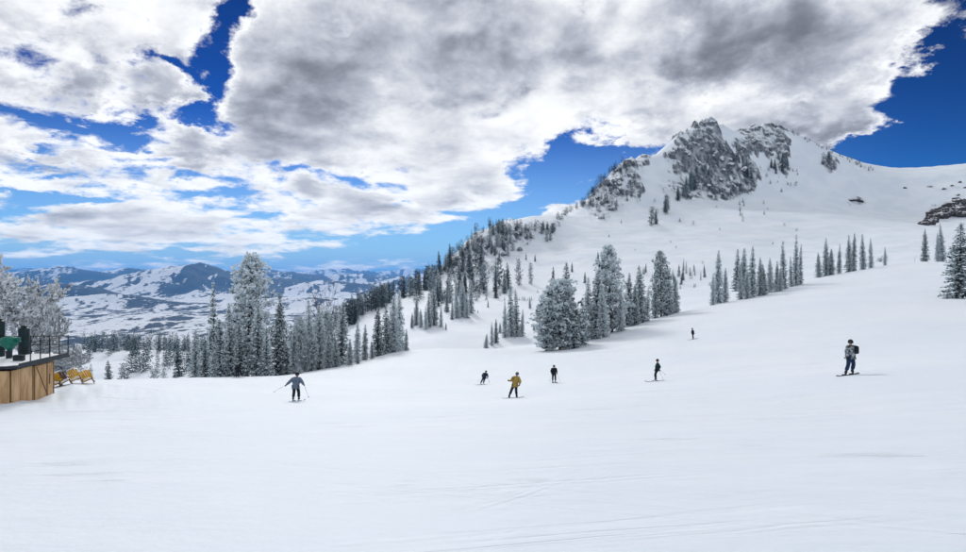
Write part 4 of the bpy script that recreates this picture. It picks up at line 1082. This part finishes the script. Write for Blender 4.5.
def mat_camo():
    m, T, b = material('snow_camouflage', rough=.8, spec=.2); g = T.node('ShaderNodeTexCoord').outputs['Object']
    n = T.noise(g, 6.5, 3, .6, .8); k = T.noise(g, 11., 3, .6)
    c = T.mix(T.ss(n, .47, .53), (.40, .44, .48, 1), (.07, .085, .10, 1)); T.l.new(T.mix(T.ss(k, .58, .62), c, (.16, .19, .22, 1)), b.inputs['Base Color']); return m
M_SKI = [noisy('ski_topsheet_%d' % k, c, tuple(min(1, q * 1.5) for q in c), 4., .35) for k, c in enumerate([(.20, .32, .45), (.05, .055, .065), (.12, .05, .05), (.025, .03, .04)])]

# 1: grey-blue jacket, seen from behind, left arm out
b, o = person(296, 402, 39, pose(anL=(-.18, 0, .12), anR=(.17, .02, .12), knL=(-.15, .10, .50), knR=(.14, .10, .50), pel=(-.02, .0, .92), hipL=(-.12, .02, .86), hipR=(.08, .02, .86), chest=(.0, .10, 1.28), neck=(.02, .14, 1.45), head=(.03, .17, 1.58),
     shL=(-.22, .10, 1.34), shR=(.22, .10, 1.34), elL=(-.46, .08, 1.10), haL=(-.68, .16, .92), elR=(.38, .10, 1.08), haR=(.40, .28, .92)), 'person skiing away in a grey-blue jacket, left arm stretched out', grey, black, hblack, gl, face=1)
ski(o, V3((-.18, .15, 0)), (.05, 1), 'left ski under the skier in the grey-blue jacket', M_SKI[0], None); ski(o, V3((.17, .17, 0)), (.12, 1), 'right ski under the skier in the grey-blue jacket', M_SKI[0], None)
pole(o, (-.70, .16, .92), (-1.42, .05, .50), 'ski pole trailing from the outstretched left hand of the grey-blue skier', None); pole(o, (.42, .28, .92), (.80, .0, .15), 'ski pole in the right hand of the grey-blue skier', None)
# 2: navy skier carving, leaning
b, o = person(484, 384.5, 73, pose(anL=(-.38, 0, .12), anR=(-.06, .12, .14), knL=(-.24, -.08, .48), knR=(.02, .0, .50), pel=(.06, .06, .86), hipL=(-.04, .05, .80), hipR=(.14, .07, .80), chest=(.14, -.02, 1.22), neck=(.20, -.06, 1.38), head=(.24, -.08, 1.50),
     shL=(-.06, -.02, 1.28), shR=(.34, -.02, 1.28), elL=(-.22, -.08, 1.02), elR=(.46, -.06, 1.00), haL=(-.16, -.30, .86), haR=(.40, -.28, .82)), 'person in navy carving a leaning ski turn, left of the yellow-jacketed one', navy, navy, hblack, gl, scale=.98)
ski(o, V3((-.38, -.05, 0)), (-.8, -.6), 'outer ski of the leaning skier in navy', M_SKI[1], None); ski(o, V3((-.06, .10, 0)), (-.8, -.6), 'inner ski of the leaning skier in navy', M_SKI[1], None)
pole(o, (-.18, -.30, .86), (-.75, -.1, .35), 'ski pole on the low side of the leaning skier in navy', None); pole(o, (.42, -.28, .82), (.62, .2, .25), 'ski pole on the high side of the leaning skier in navy', None)
# 3: mustard jacket on a snowboard
b, o = person(514, 397, 44, pose(anL=(-.30, 0, .12), anR=(.18, 0, .12), knL=(-.18, -.10, .50), knR=(.14, -.10, .50), pel=(.06, .06, .88), hipL=(-.02, .05, .83), hipR=(.15, .06, .83), chest=(.12, -.02, 1.28), neck=(.18, -.04, 1.46), head=(.22, -.05, 1.60),
     shL=(-.07, -.02, 1.36), shR=(.32, -.02, 1.36), elL=(-.20, -.10, 1.14), haL=(-.34, -.22, 1.18), elR=(.45, .0, 1.08), haR=(.36, -.16, .90), face=(-.6, -.8, 0), toeL=(-.3, -1, 0), toeR=(.3, -1, 0)), 'person in a mustard-yellow jacket and dark trousers riding a snowboard', mustard, fabric('charcoal_trousers', (.015, .02, .032)), hgrey, gl)
board(o, (-.06, 0), (1, .10), 'snowboard under the mustard-yellow jacketed rider', M_SKI[1])
# 4: dark skier standing
b, o = person(554, 381.5, 65, pose(elL=(-.30, .02, 1.12), elR=(.28, .02, 1.12)), 'person in black standing on skis, straight downhill from the broad conifer', black, black, hblack, gl)
ski(o, V3((-.14, -.1, 0)), (-.05, -1), 'left-hand ski of the standing skier in black', M_SKI[3], None); ski(o, V3((.14, -.1, 0)), (.10, -1), 'right-hand ski of the standing skier in black', M_SKI[3], None)
pole(o, (.29, -.18, .98), (.62, .0, .12), 'ski pole at the right side of the standing skier in black', None); pole(o, (-.29, -.18, .98), (-.42, .1, .06), 'ski pole at the left side of the standing skier in black', None)
# 5: dark skier, side on, poles behind
b, o = person(657, 381, 52, pose(anL=(-.14, -.10, .12), anR=(-.06, .12, .12), knL=(-.18, -.12, .52), knR=(-.10, .10, .52), pel=(.02, .02, .94), hipL=(-.01, -.08, .88), hipR=(.03, .10, .88), chest=(.06, .0, 1.32), neck=(.05, 0, 1.48), head=(.03, 0, 1.62),
     shL=(.02, -.19, 1.38), shR=(.10, .19, 1.38), elL=(.20, -.24, 1.12), elR=(.22, .24, 1.12), haL=(.02, -.26, .98), haR=(.18, .24, .92), face=(-1, -.2, 0)), 'person in dark teal skiing sideways with a pole behind, below the central grove', teal, black, hblack, gl)
ski(o, V3((-.22, -.10, 0)), (-1, -.12), 'front ski of the skier in dark teal', M_SKI[3], None); ski(o, V3((-.14, .12, 0)), (-1, -.06), 'rear ski of the skier in dark teal', M_SKI[3], None)
pole(o, (.18, .24, .95), (.78, .2, .42), 'ski pole stretched behind the skier in dark teal', None); pole(o, (.02, -.26, .98), (.42, -.3, .16), 'ski pole at the near side of the skier in dark teal', None)
# 6: farthest skier, high on the slope
b, o = person(693, 339, 100, pose(anL=(.0, -.12, .12), anR=(.04, .12, .12), knL=(-.04, -.12, .52), knR=(.0, .12, .52), chest=(-.06, 0, 1.32), neck=(-.10, 0, 1.47), head=(-.12, 0, 1.60), shL=(-.06, -.2, 1.38), shR=(-.04, .2, 1.38), elL=(.02, -.25, 1.12), elR=(.04, .25, 1.12), haL=(-.14, -.24, .98), haR=(-.12, .24, .98), face=(-1, 0, 0)), 'smallest farthest person, dark, high on the slope right of the central grove', black, black, hblack, gl)
ski(o, V3((-.05, -.12, 0)), (-1, -.1), 'near ski of the farthest dark skier', M_SKI[3], None); ski(o, V3((.0, .12, 0)), (-1, -.1), 'far ski of the farthest dark skier', M_SKI[3], None)
# 7: snowboarder with backpack
b, o = person(850, 375.5, 32, pose(anL=(-.27, -.12, .12), anR=(.16, .08, .14), knL=(-.20, -.20, .50), knR=(.15, -.06, .52), pel=(.03, .04, .92), hipL=(-.05, .0, .86), hipR=(.12, .06, .86), chest=(.04, .0, 1.30), neck=(.02, -.02, 1.47), head=(.0, -.04, 1.60),
     shL=(-.15, -.06, 1.38), shR=(.22, .08, 1.38), elL=(-.24, -.12, 1.10), haL=(-.26, -.22, .88), elR=(.32, .20, 1.10), haR=(.30, .10, .86), face=(-.75, -.65, 0), toeL=(-.5, -1, 0), toeR=(-.2, -1, 0)), 'person in a grey camouflage jacket and navy trousers with a black backpack', mat_camo(), dkblue, hblack, gl, pack=(.27, -.06, 1.22))
board(o, (-.12, -.02), (-1, -.42), 'snowboard under the rider with the backpack', M_SKI[1])
# 8: skier by the grove
yg = np.linspace(45, 110, 131); brow = float(yg[np.argmax(H((237.5 - 483) / F * yg, yg) / yg)]) - 9.5      # just this side of the roll-over
b, o = person(237.5, 377, brow, pose(anL=(-.12, 0, .12), anR=(.18, .0, .12), chest=(-.06, 0, 1.25), neck=(-.1, 0, 1.4), head=(-.13, -.02, 1.53), pel=(0, .03, .92), hipL=(-.1, .02, .86), hipR=(.1, .02, .86)), 'person in black at the foot of the tallest tree in the left grove', black, black, hblack, gl)
ski(o, V3((0, -.1, 0)), (1, -.1), 'near ski of the skier at the foot of the tall tree', M_SKI[3], None, 1.6); ski(o, V3((.15, .12, 0)), (1, -.1), 'far ski of the skier at the foot of the tall tree', M_SKI[3], None, 1.6)
